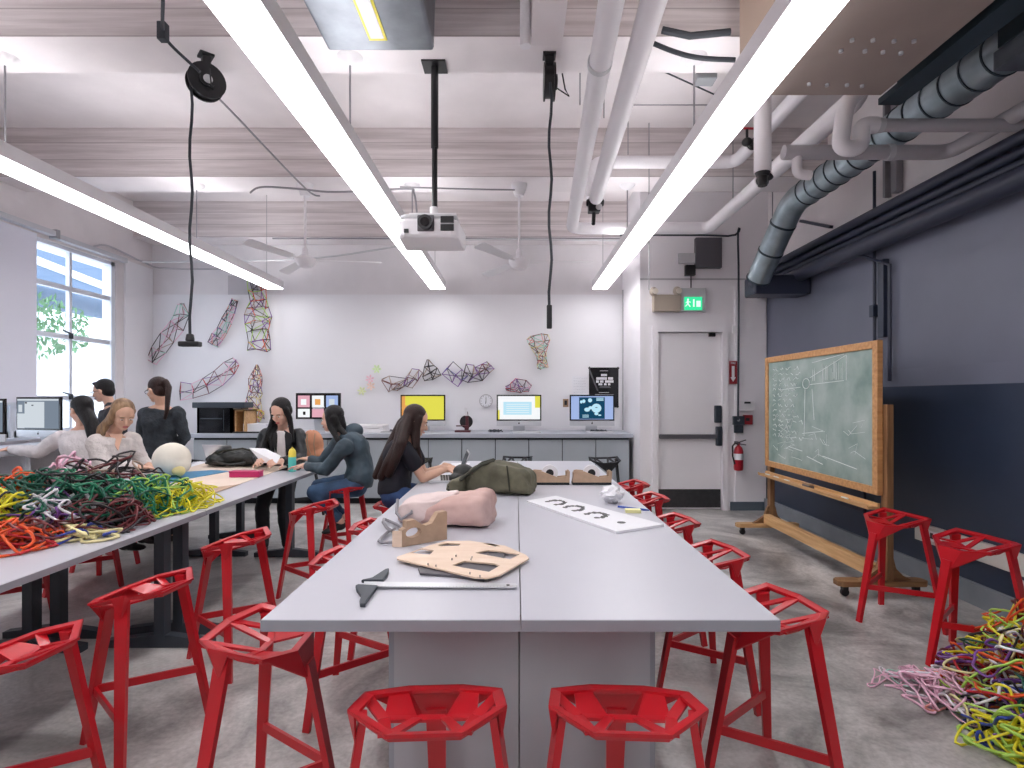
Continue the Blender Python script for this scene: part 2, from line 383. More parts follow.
# left wall with a tall window opening
WY0, WY1, WZ0, WZ1 = 4.3, 8.10, 1.05, 3.42
mb = MB().b2((XL-.2, YN, 0), (XL, WY0, ZS)).b2((XL-.2, WY1, 0), (XL, YB, ZS)).b2((XL-.2, WY0, 0), (XL, WY1, WZ0)).b2((XL-.2, WY0, WZ1), (XL, WY1, ZS))
struct(mb, 'wall_left', M['slab'])
struct(MB().b2((XL+.001, 8.25, .02), (XL+.03, YB-.03, 3.5)), 'trim_7', M['panel'], 'white panel beside the window')
# right wall, blue grey with a darker lower field, pale concrete above
struct(MB().b2((XR, YN, 0), (XR+.2, YB, ZS)), 'wall_right', M['slab'])
struct(MB().b2((XR-.015, YN+.01, 1.60), (XR, YD-.001, 3.22)), 'trim_8', M['navy'], 'blue grey painted upper field of the right wall')
struct(MB().b2((XR-.030, YN+.01, .16), (XR, 5.05, 1.60)).b2((XR-.022, 5.05, .16), (XR, YD-.001, 1.60)), 'trim_9', M['navyd'], 'dark navy lower field of the right wall')
struct(MB().b2((XR-.06, YN+.01, 0), (XR, YD-.001, .16)), 'baseboard_right', M['curb'])
struct(MB().b2((XR-.022, YN+.01, 1.60), (XR, 5.1, 1.75)), 'trim_10', M['navy'], 'blue grey ledge strip above the dark field')
# closet block with the door
DX0, DX1, DZ = 1.90, 2.757, 2.383
mb = MB().b2((XJ, YD, 0), (DX0-.07, YB, ZS)).b2((DX1+.07, YD, 0), (XR, YB, ZS)).b2((DX0-.07, YD, DZ+.07), (DX1+.07, YB, ZS)).b2((DX0-.07, YD+.12, 0), (DX1+.07, YB, DZ+.07))
struct(mb, 'wall_door_side', M['dwall'])
struct(MB().b2((2.93, YD-.02, .001), (XR-.031, YD, 3.0)), 'trim_11', M['dwall'], 'flat grey wall panel right of the door')
struct(MB().b2((2.86, YD-.035, 0), (XR-.062, YD-.02, .115)), 'baseboard_door_side', M['slate'])
mb = MB().b2((DX0-.075, YD-.03, 0), (DX0, YD+.10, DZ+.07)).b2((DX1, YD-.03, 0), (DX1+.075, YD+.10, DZ+.07)).b2((DX0, YD-.03, DZ), (DX1, YD+.10, DZ+.07))
door = struct(MB().b2((DX0+.008, YD+.03, .01), (DX1-.008, YD+.075, DZ-.01)), 'door_1', M['dwall'], 'light grey exit door with a push bar')
fr = obj(mb, 'door_frame', M['dwall'], door)
obj(MB().b2((DX0+.01, YD+.024, .03), (DX1-.01, YD+.031, .275)), 'kick_plate', M['kick'], door)
obj(MB().b2((DX0+.02, YD-.035, .955), (DX1-.03, YD+.0, 1.015)).b2((DX0+.02, YD, .96), (DX0+.09, YD+.03, 1.01)), 'push_bar', M['dgrey'], door, bevel=.006)
obj(MB().b2((DX1-.08, YD-.045, .86), (DX1-.01, YD+.03, 1.12)), 'latch_case', M['tleg'], door, bevel=.01)
obj(MB().b2((DX1-.10, YD-.03, 1.17), (DX1-.01, YD+.03, 1.40)), 'access_lock', M['tleg'], door, bevel=.012)
obj(MB().b2((DX1-.17, YD-.01, DZ-.06), (DX1-.09, YD+.03, DZ-.01)), 'door_catch', M['black'], door)
# wall seams
obj_ = struct(MB().b2((XJ, YD-.006, 3.08), (XR-.03, YD, 3.10)), 'trim_12', M['pipeg'], 'thin seam line above the door')

# window with frames, mullions and panes
def window(n, y0, y1, xs):
    wd = struct(MB().b2((XL-.12, y0, WZ0), (XL-.02, y0+.07, WZ1)).b2((XL-.12, y1-.07, WZ0), (XL-.02, y1, WZ1)).b2((XL-.12, y0, WZ0), (XL-.02, y1, WZ0+.07)).b2((XL-.12, y0, WZ1-.05), (XL-.02, y1, WZ1)), 'window_%d' % n, M['winf'])
    zs = [1.50, 2.28, 2.90]
    mb = MB()
    for z in zs: mb.b2((XL-.10, y0+.07, z-.03), (XL-.04, y1-.07, z+.03))
    for y in xs: mb.b2((XL-.095, y-.022, WZ0+.07), (XL-.045, y+.022, WZ1-.05))
    obj(mb, 'window_bars', M['winf'], wd)
    ys = [y0+.07]+xs+[y1-.07]; zz = [WZ0+.07]+zs+[WZ1-.05]
    for i in range(len(ys)-1):
        for j in range(len(zz)-1):
            obj(MB().b2((XL-.073, ys[i], zz[j]), (XL-.067, ys[i+1], zz[j+1])), 'window_pane', M['glass'], wd)
    for y, z in ((xs[-1]-.02, 2.28), (xs[-1]-.02, 1.50)):
        obj(MB().b2((XL-.045, y-.02, z-.02), (XL-.01, y+.02, z+.05)).bar((XL-.02,y,z+.04),(XL-.0,y-.16,z+.07), .02, .012), 'window_latch', M['cord'], wd)
    return wd
window(1, 6.45, WY1, [7.33]); window(2, WY0, 6.40, [5.35])
struct(MB().b2((XL-.2, 6.40, WZ0), (XL-.001, 6.45, WZ1)), 'trim_13', M['winf'], 'white post between the windows')
struct(MB().b2((XL-.16, WY0-.05, WZ0-.03), (XL+.05, WY1+.05, WZ0)), 'trim_14', M['winf'], 'white window sill')
t = thing('roller_shade', 'pale lavender roller shade pulled down over the nearer window', 'window shade', (XL+.03, 5.5, 1.45))
obj(MB().b2((XL+.025, 4.3, 1.45), (XL+.03, 6.72, 3.44)), 'shade_cloth', M['shade'], t)
obj(MB().b2((XL+.018, 4.3, 1.42), (XL+.038, 6.72, 1.45)), 'hem_bar', M['winf'], t)
t = thing('shade_rail', 'grey metal shade headrail running above the window', 'shade rail', (XL+.04, 6.3, 3.44))
obj(MB().b2((XL+.002, 4.3, 3.47), (XL+.09, 6.95, 3.53)), 'rail', M['alum'], t)
obj(MB().b2((XL+.002, 6.97, 3.45), (XL+.08, 8.22, 3.51)), 'rail', M['alum'], t)
obj(MB().b2((XL+.002, 6.93, 3.44), (XL+.10, 6.98, 3.55)), 'bracket', M['grey'], t)

# outside
t = thing('neighbouring_building', 'white building with a blue grey soffit seen through the window', 'building', (-14, 15, -1))
obj(MB().b2((-16, 9, -1), (-13.5, 26, 3.5)), 'wall', M['ext'], t)
obj(MB().b2((-16, 9, 5.55), (-13.2, 26, 9)), 'upper_wall', M['ext'], t)
obj(MB().b2((-16, 9, 4.55), (-13.0, 26, 5.55)), 'soffit', M['extb'], t)
obj(MB().bar((-12.98, 12, 5.5),(-12.98, 22, 4.7), .05, .22), 'diagonal_beam', M['ext'], t)
t = thing('street_tree', 'green leafy tree standing outside the window', 'tree', (-10.6, 9.6, -1))
obj(MB().cyl((-10.6,9.6,-1),(-10.6,9.6,3.0), .12,.08).cyl((-10.6,9.6,2.9),(-10.6,12.0,3.3), .06,.03), 'trunk', M['bark'], t, smooth=True)
mb = MB(); rg = random.Random(3)
for i in range(900):
    a = rg.uniform(0,2*PI); rr = rg.random()**.5; z = rg.uniform(-1,1)
    c = Vector((-10.6+math.cos(a)*rr*1.0, 12.2+math.sin(a)*rr*1.5, 3.1+z*.75*(1-rr*rr*.5)))
    e = Euler((rg.uniform(0,6),rg.uniform(0,6),rg.uniform(0,6))).to_matrix()
    mb.add([c+e@Vector(q) for q in ((-.09,0,0),(0,-.035,.01),(.09,0,0),(0,.035,.01))], [(0,1,2,3)])
obj(mb, 'foliage', M['leafm'], t)
tag(obj(MB().b2((-30,-5,-1.3),(-6.2,30,-1.0)), 'pavement', M['ext']), 'pale ground outside the window', 'ground', kind='structure')

# ------------------------------------------------------------------ pendant fluorescent runs
def light_run(X, label, doms):
    z = 3.12; t = thing('pendant_light', label, 'ceiling light', (X, 3.0, z), 0, 'fluorescent pendant runs')
    obj(MB().b2((X-.115,-2.5,z+.015),(X-.107,8.5,z+.12)).b2((X+.107,-2.5,z+.015),(X+.115,8.5,z+.12)).b2((X-.05,-2.5,z+.115),(X+.05,8.5,z+.13)), 'housing', M['fix'], t)
    for y in (-2.5, .25, 3.0, 5.75):
        obj(MB().b2((X-.107,y+.006,z),(X+.107,y+2.744,z+.05)), 'diffuser', M['tube'], t)
        obj(MB().b2((X-.09,y+.006,z+.10),(X-.05,y+2.744,z+.11)).b2((X+.05,y+.006,z+.10),(X+.09,y+2.744,z+.11)), 'ceiling_fill_strip', M['upl'], t)  # glowing strips added above the diffusers to lighten the ceiling
    for y in (-2.5, 8.5): obj(MB().b2((X-.115,y-.006,z),(X+.115,y+.006,z+.12)), 'end_cap', M['fix'], t)
    for y in doms:
        obj(MB().cyl((X,y,z+.12),(X,y,ZBm if y in (4.0,6.4,1.6) else ZS), .007, n=8), 'hanger_rod', M['rod'], t)
        obj(MB().lathe([(.002,-.06),(.04,-.05),(.075,-.02),(.09,0)], (X,y,ZBm if y in (4.0,6.4,1.6) else ZS), 20), 'ceiling_rose', M['fix'], t, smooth=True)
    obj(MB().cyl((X+.0,8.2,z+.12),(X,8.2,ZS), .004, n=6).b2((X-.02,8.18,z+.12),(X+.02,8.22,z+.15)), 'end_hanger', M['rod'], t)
light_run(-3.586, 'leftmost of the three lit fluorescent pendant runs, nearest the window', (1.6,4.0,6.4))
light_run(-1.165, 'middle lit fluorescent pendant run, left of the projector', (1.6,4.0,6.4))
light_run(1.25, 'right lit fluorescent pendant run, beside the white pipes', (1.6,4.0,6.4))

# ------------------------------------------------------------------ ceiling equipment
# projector
pj = thing('projector', 'white projector hanging from a black ceiling pole', 'projector', (-.60, 4.10, 2.62))
obj(MB().prism([(-.815,3.95),(-.77,3.90),(-.44,3.90),(-.395,3.95),(-.375,4.28),(-.83,4.28)], 2.60, 2.735), 'body', M['pipew'], pj, bevel=.02)
obj(MB().prism([(-.80,3.94),(-.76,3.91),(-.45,3.91),(-.41,3.94),(-.40,4.25),(-.81,4.25)], 2.735, 2.765), 'top_cover', M['lgrey'], pj, bevel=.01)
obj(MB().cyl((-.618,3.86,2.695),(-.618,3.95,2.695), .050, n=28), 'lens_barrel', M['black'], pj, smooth=True)
obj(MB().cyl((-.618,3.853,2.695),(-.618,3.862,2.695), .030, n=24), 'lens_glass', M['blackg'], pj, smooth=True)
obj(MB().b2((-.675,3.892,2.64),(-.56,3.905,2.752)), 'lens_surround', M['dgrey'], pj, bevel=.01)
for z in (2.645, 2.70):
    obj(MB().b2((-.515,3.888,z),(-.425,3.905,z+.042)), 'air_vent', M['black'], pj)
obj(MB().b2((-.765,3.89,2.63),(-.735,3.903,2.655)), 'sensor_window', M['black'], pj)
obj(MB().b2((-.75,4.0,2.775),(-.42,4.2,2.80)).cyl((-.59,4.10,2.80),(-.59,4.10,2.87), .03), 'mount_plate', M['fix'], pj)
obj(MB().cyl((-.585,4.10,2.86),(-.585,4.10,3.30), .020, n=14).cyl((-.585,4.10,3.30),(-.585,4.10,3.885), .027, n=14), 'pole', M['black'], pj, smooth=True)
obj(MB().b2((-.67,4.02,3.877),(-.50,4.18,ZBm)), 'ceiling_plate', M['black'], pj)

# cord reels
def reel(x, y, zc, zend, label, ang, tee):
    t = thing('cord_reel', label, 'cord reel', (x, y, zc-.13))
    rot = Matrix.Rotation(ang, 3, 'Z'); ax = rot @ Vector((1,0,0)); c = Vector((x,y,zc))
    mb = MB().cyl(c-ax*.04, c-ax*.028, .122, n=30).cyl(c-ax*.028, c+ax*.028, .105, n=30).cyl(c+ax*.028, c+ax*.04, .122, n=30).cyl(c+ax*.04,c+ax*.055,.05,n=20)
    obj(mb, 'drum_case', M['black'], t, smooth=True)
    obj(MB().cyl(c+ax*.055,c+ax*.060,.03,n=16), 'hub_label', M['lgrey'], t)
    obj(MB().box(c+Vector((0,0,.14)), (.06,.05,.06), rot).box(c+Vector((0,0,.185)), (.09,.09,.02), rot).cyl(c+Vector((0,0,.19)),(x,y,ZBm if 3.77<y<4.19 else ZS),.012,n=8), 'bracket', M['black'], t)
    p0 = c+Vector((-.07 if tee else 0,-.06 if tee else -.105,-.06))
    pts = [p0+Vector((.010*math.sin(k*1.3), 0, -(p0.z-zend-.08)*k/14)) for k in range(15)]
    obj(MB().tube(pts, .0095, 8), 'cord', M['cord'], t, smooth=True)
    e = pts[-1]
    if tee: obj(MB().cyl(e,e+Vector((0,0,-.05)),.022,.03).box(e+Vector((0,0,-.07)),(.14,.06,.035)), 'plug_head', M['black'], t, bevel=.008)
    else: obj(MB().box(e+Vector((0,0,-.06)),(.035,.035,.16)), 'plug_head', M['black'], t, bevel=.006)
    obj(MB().tube([c+ax*.09+Vector((0,0,.06)), c+ax*.10+Vector((.01,0,-.05)), c+ax*.12+Vector((.02,0,-.10)), c+ax*.05+Vector((0,0,-.04))], .005, 6), 'lock_arm', M['black'], t)
reel(-2.16, 3.97, 3.70, 1.86, 'black retractable cord reel with tee shaped plug near the left window', R(-48), True)
reel(.232, 3.97, 3.70, 2.03, 'black retractable cord reel hanging right of the projector', 0.0, False)

# ceiling fans
def fan(x, y, z, label, a0):
    t = thing('ceiling_fan', label, 'ceiling fan', (x,y,z), 0, 'white ceiling fans')
    obj(MB().lathe([(.05,-.13),(.075,-.06),(.09,0)], (x,y,ZBm), 20), 'canopy', M['fix'], t, smooth=True)
    obj(MB().cyl((x,y,z+.10),(x,y,ZBm-.11), .014, n=12), 'down_rod', M['pipew'], t, smooth=True)
    obj(MB().lathe([(.02,-.075),(.075,-.06),(.10,-.02),(.115,0),(.115,.03),(.06,.055),(.035,.06),(.035,.13),(.02,.16)], (x,y,z), 26), 'motor', M['pipew'], t, smooth=True)
    for k in range(3):
        a = a0+k*2*PI/3; d = Vector((math.cos(a), math.sin(a), 0)); n = Vector((-d.y, d.x, 0)); c = Vector((x,y,z+.01))
        tw = n*.06+Vector((0,0,.018)); up = Vector((0,0,.007))
        b = MB().bar(c+d*.10, c+d*.22, .03, .006).extr([c+d*.20-tw*.7, c+d*.80-tw, c+d*.83-tw*.6, c+d*.83+tw*.6, c+d*.80+tw, c+d*.20+tw*.7], up)
        obj(b, 'blade', M['fix'], t)
fan(-2.36, 6.38, 3.03, 'white three-blade ceiling fan over the left tables', R(8))
fan(.035, 6.38, 3.01, 'white three-blade ceiling fan over the centre table', R(0))

# sheet metal duct end and neighbours at the top
t = thing('sheet_metal_duct', 'shiny galvanised duct end with yellow bordered label at the ceiling', 'duct', (-.86, 3.0, 3.70))
mb = MB(); 
mb.add([(-1.19,3.62,3.70),(-.52,3.62,3.70),(-.50,2.2,3.70),(-1.17,2.2,3.70),(-1.27,3.62,4.4),(-.50,3.62,4.4),(-.48,2.2,4.4),(-1.25,2.2,4.4)], [(3,2,1,0),(4,5,6,7),(0,1,5,4),(1,2,6,5),(2,3,7,6),(3,0,4,7)])
obj(mb, 'casing', M['galv'], t, bevel=.02)
obj(MB().b2((-1.20,2.88,3.69),(-.50,2.90,3.70)), 'seam', M['galvd'], t)
obj(MB().b2((-.90,3.10,3.694),(-.79,3.50,3.70)), 'label_border', M['yel'], t)
obj(MB().b2((-.885,3.125,3.691),(-.805,3.475,3.695)), 'label', M['paper'], t)
t = thing('painted_duct', 'pale painted duct stub at the ceiling above the right cord reel', 'duct', (.3, 3.55, 3.75))
obj(MB().b2((.10,3.3,3.80),(.30,3.72,4.4)), 'casing', M['slab'], t); obj(MB().cyl((.06,3.60,3.72),(.06,3.60,4.4), .035), 'riser', M['pipew'], t, smooth=True)

def pipe(name, pts, r, m, label, cat='pipe', bands=None, n=16, caps=()):
    """rounded polyline pipe with elbows"""
    pts = [Vector(p) for p in pts]; out = [pts[0]]
    for i in range(1, len(pts)-1):
        a = (pts[i-1]-pts[i]); b = (pts[i+1]-pts[i]); d = min(r*2.0, a.length*.45, b.length*.45); a.normalize(); b.normalize()
        for k in range(7):
            q = k/6; p0 = pts[i]+a*d; p2 = pts[i]+b*d
            out.append(p0*(1-q)**2+pts[i]*2*q*(1-q)+p2*q*q)
    out.append(pts[-1])
    t = thing(name, label, cat, pts[0])
    obj(MB().tube(out, r, n), 'run', m, t, smooth=True)
    if bands:
        for p, d in bands:
            p = Vector(p); d = Vector(d).normalized(); obj(MB().cyl(p-d*.02, p+d*.02, r+.006, n=20), 'band', M['lgrey'] if m is not M['galvd'] else M['galv'], t, smooth=True)
    for p, d in caps:
        p = Vector(p); d = Vector(d).normalized(); obj(MB().cyl(p, p+d*.03, r*.9, r*.7).cyl(p+d*.03,p+d*.10,r*.55), 'valve', M['black'], t, smooth=True)
    return t
pipe('insulated_pipe', [(.45,-1,3.5),(.45,2.2,3.5),(.655,6.72,3.5),(2.27,6.72,3.5),(2.27,5.25,3.5)], .068, M['pipew'], 'long white insulated pipe turning right below the ceiling fan', bands=[((.50,3.4,3.5),(.04,1,0))], caps=[((2.27,5.25,3.5),(0,-1,0))])
pipe('insulated_pipe', [(2.27,5.02,3.5),(2.27,3.75,3.5),(2.27,3.75,4.40)], .072, M['pipew'], 'white insulated pipe section between black valve and brown unit', caps=[])
pipe('insulated_pipe', [(.66,-1,3.5),(.66,2.0,3.5),(.80,5.70,3.5)], .068, M['pipew'], 'straight white insulated pipe ending in a black valve', caps=[((.80,5.70,3.5),(0,1,0))])
v = thing('pipe_valve', 'black valve assembly on the end of the white pipe', 'valve', (.80,5.85,3.38))
obj(MB().b2((.74,5.79,3.40),(.86,5.90,3.54)).cyl((.80,5.845,3.40),(.79,5.83,3.27),.02).cyl((.72,5.84,3.50),(.90,5.84,3.50),.035), 'valve_body', M['black'], v, bevel=.01)
obj(MB().cyl((.84,5.76,3.44),(.84,5.80,3.44),.03), 'dial', M['lgrey'], v)
pipe('insulated_pipe', [(.80,5.97,3.60),(.80,5.97,3.97),(2.30,5.97,3.97),(2.30,5.55,3.97)], .064, M['pipew'], 'white insulated cross pipe just under the ceiling beam', caps=[((2.30,5.55,3.97),(0,-1,0))])
pipe('insulated_pipe', [(2.30,5.35,3.97),(2.30,4.23,3.97),(2.30,4.23,4.40)], .062, M['pipew'], 'upper white insulated pipe running towards the brown unit')
pipe('insulated_pipe', [(1.86,4.30,4.42),(1.86,4.30,3.20)], .062, M['pipew'], 'short vertical white pipe drop behind the right light', caps=[((1.86,4.30,3.20),(0,0,-1))])
pipe('insulated_pipe', [(2.36,3.62,3.60),(2.13,3.68,3.42),(2.10,3.70,3.12),(2.24,3.70,3.12),(2.24,3.70,3.27),(2.34,3.70,3.27)], .052, M['pipew'], 'white trap shaped pipe bend hanging below the brown unit')
pipe('grey_pipe', [(2.34,3.70,3.27),(3.36,3.70,3.27)], .040, M['pipeg'], 'grey horizontal pipe running from the white bend to the wall', bands=[((2.36,3.70,3.27),(1,0,0))])
pipe('grey_pipe', [(1.97,4.2,3.31),(3.19,4.2,3.31),(3.19,1.0,3.31)], .052, M['pipeg'], 'lower grey pipe bending towards the camera along the right wall', bands=[((2.75,4.2,3.31),(1,0,0))])
pipe('white_pipe_drop', [(2.07,4.2,3.29),(2.07,4.2,3.15),(2.17,4.2,3.14)], .036, M['pipew'], 'small white pipe stub below the lower grey pipe')
# red and black valve levers between pipes
for i, (px, py, Y, lb) in enumerate(((768,176,5.0,'black valve with red lever below the vertical white pipe'), (747,142,5.5,'small black valve near the upper white pipe end'))):
    c = P(px,py,Y); t = thing('lever_valve', lb, 'valve', c)
    obj(MB().ell(c,(.05,.05,.04)).cyl(c,c+Vector((0,0,.12)),.012), 'valve_body', M['black'], t, smooth=True)
    obj(MB().box(c+Vector((.02,0,.13)),(.10,.02,.015)), 'lever', M['redex'] if i else M['black'], t)

# brown roof unit
t = thing('air_handler', 'large brown metal air handling unit under the ceiling', 'air handler', (1.8,1.5,3.36))
obj(MB().b2((1.36,-1.5,3.36),(2.24,3.50,3.375)), 'bottom_panel', M['brown'], t)
obj(MB().b2((1.37,-1.5,3.375),(2.23,3.49,4.10)), 'casing', M['tan'], t)
obj(MB().b2((1.365,2.3,3.5),(1.37,2.9,3.62)), 'paper_label', M['paper'], t)
for px, py in ((852,39),(873,39),(894,40),(914,40),(841,50),(865,50),(883,51),(901,52),(945,53),(963,43),(809,83),(827,84),(847,84),(862,85),(907,85)):
    c = PZ(px,py,3.36) if False else Vector(((px-CX)/(CY-py)*1.86, F*1.86/(CY-py), 3.36))
    if 1.4 < c.x < 2.2: obj(MB().cyl(c, c-Vector((0,0,.014)), .011, n=10), 'bolt', M['alum'], t)
t = thing('steel_channel', 'dark teal steel channel beside the brown unit', 'steel beam', (2.42,2,3.36))
obj(MB().b2((2.30,-1.5,3.36),(2.42,3.62,3.40)).b2((2.42,-1.5,3.36),(2.44,3.62,3.52)).b2((2.44,-1.5,3.45),(2.56,3.62,3.48)), 'channel', M['teal'], t)
# spiral duct
DXc, DZc, DR = 2.84, 3.51, .128
t = thing('spiral_duct', 'round spiral duct along the right side, elbowing down to the wall', 'duct', (DXc, 4, DZc))
path = [Vector((DXc,3.1,DZc)), Vector((DXc,5.85,DZc)), Vector((2.76,6.5,2.85))]
a = (path[0]-path[1]).normalized(); b = (path[2]-path[1]).normalized(); out = [path[0]]
for k in range(7):
    q = k/6; out.append((path[1]+a*.16)*(1-q)**2+path[1]*2*q*(1-q)+(path[1]+b*.16)*q*q)
out.append(path[2]); obj(MB().tube(out, DR, 28), 'duct_body', M['galvd'], t, smooth=True)
y = 3.15
while y < 5.65: obj(MB().cyl((DXc,y,DZc),(DXc,y+.012,DZc), DR+.006, n=28), 'seam_ring', M['teal'], t, smooth=True); y += .17
for q in (.25,.6,.98):
    c = path[1].lerp(path[2], q); obj(MB().cyl(c, c+b*.02, DR+.007, n=28), 'seam_ring', M['teal'], t, smooth=True)
obj(MB().cyl(path[2], path[2]+Vector((.12,.12,-.06)), DR*.95, DR*.8).b2((2.70,6.45,2.68),(3.34,6.75,2.90)), 'outlet_box', M['navyp'], t, bevel=.02)
t = thing('rectangular_duct', 'dark rectangular duct box feeding the spiral duct', 'duct', (2.82,1.8,3.3))
obj(MB().b2((2.62,-1.0,3.40),(3.0,3.1,3.75)), 'casing', M['teal'], t); obj(MB().b2((2.63,2.5,3.30),(2.99,3.14,3.40)), 'collar', M['galv'], t)
obj(MB().b2((3.02,-1.0,3.30),(3.08,3.0,3.34)), 'support_angle', M['lgrey'], t)
# navy pipes along the right wall
for i, (x, z, r_, lb) in enumerate(((3.22,2.90,.075,'thick navy painted pipe along the top of the blue wall'), (3.28,3.02,.032,'lowest thin navy conduit above the thick pipe'), (3.29,3.10,.036,'middle navy conduit above the thick pipe'), (3.28,3.19,.045,'topmost navy conduit at the wall colour change'))):
    o = obj(MB().cyl((x,YN+.1,z),(x,YD-.05,z), r_, n=18), 'wall_pipe', M['navyp'], smooth=True); tag(o, lb, 'pipe', 'navy pipes on the right wall')
t = thing('wall_conduit', 'vertical navy conduits dropping down the blue wall to the chalkboard', 'conduit', (3.3,5.3,1.7))
obj(MB().cyl((3.32,5.28,1.65),(3.32,5.28,3.6), .014, n=10), 'conduit', M['navyp'], t); obj(MB().tube([(3.2,5.35,2.85),(3.31,5.05,2.68),(3.31,5.05,1.65)], .016, 8), 'conduit', M['navyp'], t)
obj(MB().b2((3.30,5.12,2.05),(3.35,5.20,2.75)), 'cover_strip', M['navyd'], t); obj(MB().b2((3.29,5.25,2.25),(3.35,5.31,2.36)), 'junction_box', M['navyd'], t)
t = thing('vent_grille', 'navy framed wall recess just above the chalkboard', 'wall vent', (3.33,6.2,1.9))
obj(MB().b2((3.30,5.75,1.86),(3.354,6.95,1.90)).b2((3.30,5.75,1.98),(3.354,6.95,2.02)).b2((3.30,6.9,1.86),(3.354,6.95,2.02)), 'frame', M['navyd'], t)
# strut and clamps upper right
o = obj(MB().bar((3.30,6.6,3.55),(3.32,6.0,3.30), .04,.03), 'wall_strut', M['navyp']); tag(o,'short dark diagonal strut on the pale upper wall','strut')
o = obj(MB().b2((3.30,4.95,3.3),(3.36,5.02,4.2)).b2((3.30,5.10,3.3),(3.36,5.13,4.2)), 'wall_channel', M['rod']); tag(o,'grey vertical support channels high on the right wall','channel')
o = obj(MB().cyl((3.15,7.0,2.95),(3.15,7.0,4.4), .006, n=6), 'hanger_rod', M['rod']); tag(o,'thin rod hanging down to the thick navy pipe','rod')
# thin ceiling conduits
def conduit(pts, r, m, label):
    pts = [Vector(p) for p in pts]
    if len(pts) > 3:
        q_ = []; n_ = len(pts)
        for i in range(n_-1):
            a,b,c,d = pts[max(i-1,0)],pts[i],pts[i+1],pts[min(i+2,n_-1)]
            for k in range(6):
                u = k/6; q_.append(.5*((2*b)+(c-a)*u+(2*a-5*b+4*c-d)*u*u+(3*b-a-3*c+d)*u**3))
        pts = q_+[pts[-1]]
    o = obj(MB().tube(pts, r, 8), 'ceiling_conduit', m, smooth=True); return tag(o, label, 'conduit')
conduit([P(163,0,3.2),P(163,30,3.6),P(170,44,3.72),P(200,72,3.74)], .010, M['cord'], 'dark conduit dropping from the ceiling to the left cord reel')
o = obj(MB().box(P(163,32,3.62),(.05,.05,.11)), 'junction_box', M['cord']); tag(o,'dark junction box on the left ceiling conduit','junction box')
conduit([P(215,95,4.25),P(232,112,4.8),P(305,188,6.15),P(320,196,6.3)], .009, M['rod'], 'thin cable running diagonally back from the left cord reel')
conduit([P(250,193,6.12),P(262,187,6.14),P(300,189,6.14),P(335,192,6.14),P(405,189,6.14),P(414,193,6.12),P(417,215,6.12)], .011, M['rod'], 'grey conduit curving along the far beam near the left fan')
conduit([P(400,187,6.12),P(460,189,6.14),P(515,190,6.14)], .009, M['rod'], 'thin conduit on the far beam leading to the centre fan')
conduit([(-5.5,8.40,3.50),(-3.0,8.40,3.56),(-1.0,8.40,3.82),(1.6,8.40,3.82)], .014, M['lgrey'], 'pale conduit along the farthest beam above the white wall')
conduit([(-3.6,8.43,3.86),(1.62,8.43,3.86)], .012, M['rod'], 'thin dark line of conduit under the farthest beam')
conduit([P(620,235,7.55),P(728,236,7.55),P(738,243,7.55),P(738,420,7.55)], .013, M['tleg'], 'dark conduit running over and down beside the door')
conduit([P(662,30,3.6),P(690,36,3.6),P(730,32,3.6)], .022, M['cord'], 'thick dark cable loop close to the ceiling by the brown unit')
conduit([P(650,42,3.7),P(675,52,3.7),P(700,58,3.7),P(735,60,3.7)], .016, M['cord'], 'dark sagging cable below the first beam')
conduit([P(645,63,4.18),P(700,88,4.4),P(722,98,4.5)], .006, M['cord'], 'thin slack cable crossing to the right pendant')
conduit([P(630,105,5.0),P(715,105,5.0)], .006, M['rod'], 'thin horizontal cable behind the white pipes')
for i,(px,y0,y1,Y) in enumerate(((580,76,105,4.3),(604,80,118,4.6),(628,112,155,5.9),(649,120,290,6.05),(733,120,205,6.1))):
    z1 = ZS if Y<6 else ZS
    a = P(px,y1,Y); o = obj(MB().cyl(a,(a.x,a.y,ZS),.005,n=6),'hanger_rod',M['rod']); tag(o,('thin rod left of the white pipes','thin rod between the two white pipes','thin rod above the cross pipe','long thin rod passing behind the right light','thin rod near the pipe elbow by the door')[i],'rod')
t = thing('smoke_sensor', 'small grey sensor box under the ceiling beside the brown unit', 'sensor', P(705,78,4.3))
c = P(705,78,4.3); obj(MB().box(c,(.15,.12,.07)), 'casing', M['grey'], t, bevel=.01); obj(MB().cyl(c,(c.x,c.y,ZS),.006,n=6), 'stem', M['rod'], t)

# ------------------------------------------------------------------ wall items near the door
o = obj(MB().b2(P(696,267.5,7.55),P(720,239,7.63)), 'speaker', M['dgrey'], bevel=.005)
o.location.y -= 0; tag(o,'dark square wall speaker above the door','speaker')
t = thing('wall_switch_box', 'small light grey box beside the dark wall speaker', 'box', P(686,264,7.6)); obj(MB().b2(P(679,263,7.58),P(694,254,7.63)), 'cover', M['lgrey'], t)
obj(MB().b2(P(686,275,7.56),P(694,266,7.63)).cyl(P(691,275,7.60),P(691,288,7.60),.008), 'sensor_arm', M['black'], t)
for o_ in (): pass
t = thing('emergency_light', 'beige twin head emergency light above the door', 'emergency light', P(666,299,7.6))
obj(MB().b2(P(654,311,7.52),P(679,296,7.63)), 'battery_box', M['bronze'], t, bevel=.006)
for px, py in ((653.5,291.5),(677,291)):
    c = P(px,py,7.52); hd = obj(MB().ell(c,(.055,.055,.06)), 'lamp_head', M['bronze'], t, smooth=True); obj(MB().cyl(c+Vector((.01,-.05,-.005)),c+Vector((.012,-.062,-.007)),.038,n=18), 'lens', M['lampg'], hd)
t = thing('exit_sign', 'green lit running-figure exit sign above the door', 'exit sign', P(692,311,7.6))
obj(MB().b2(P(680.5,311,7.55),P(704,289,7.63)), 'housing', M['lgrey'], t, bevel=.004)
a = P(684.5,310,7.54); b = P(702,297,7.55); obj(MB().b2(a,b), 'lit_panel', M['greenx'], t)
c = P(688,303,7.535)
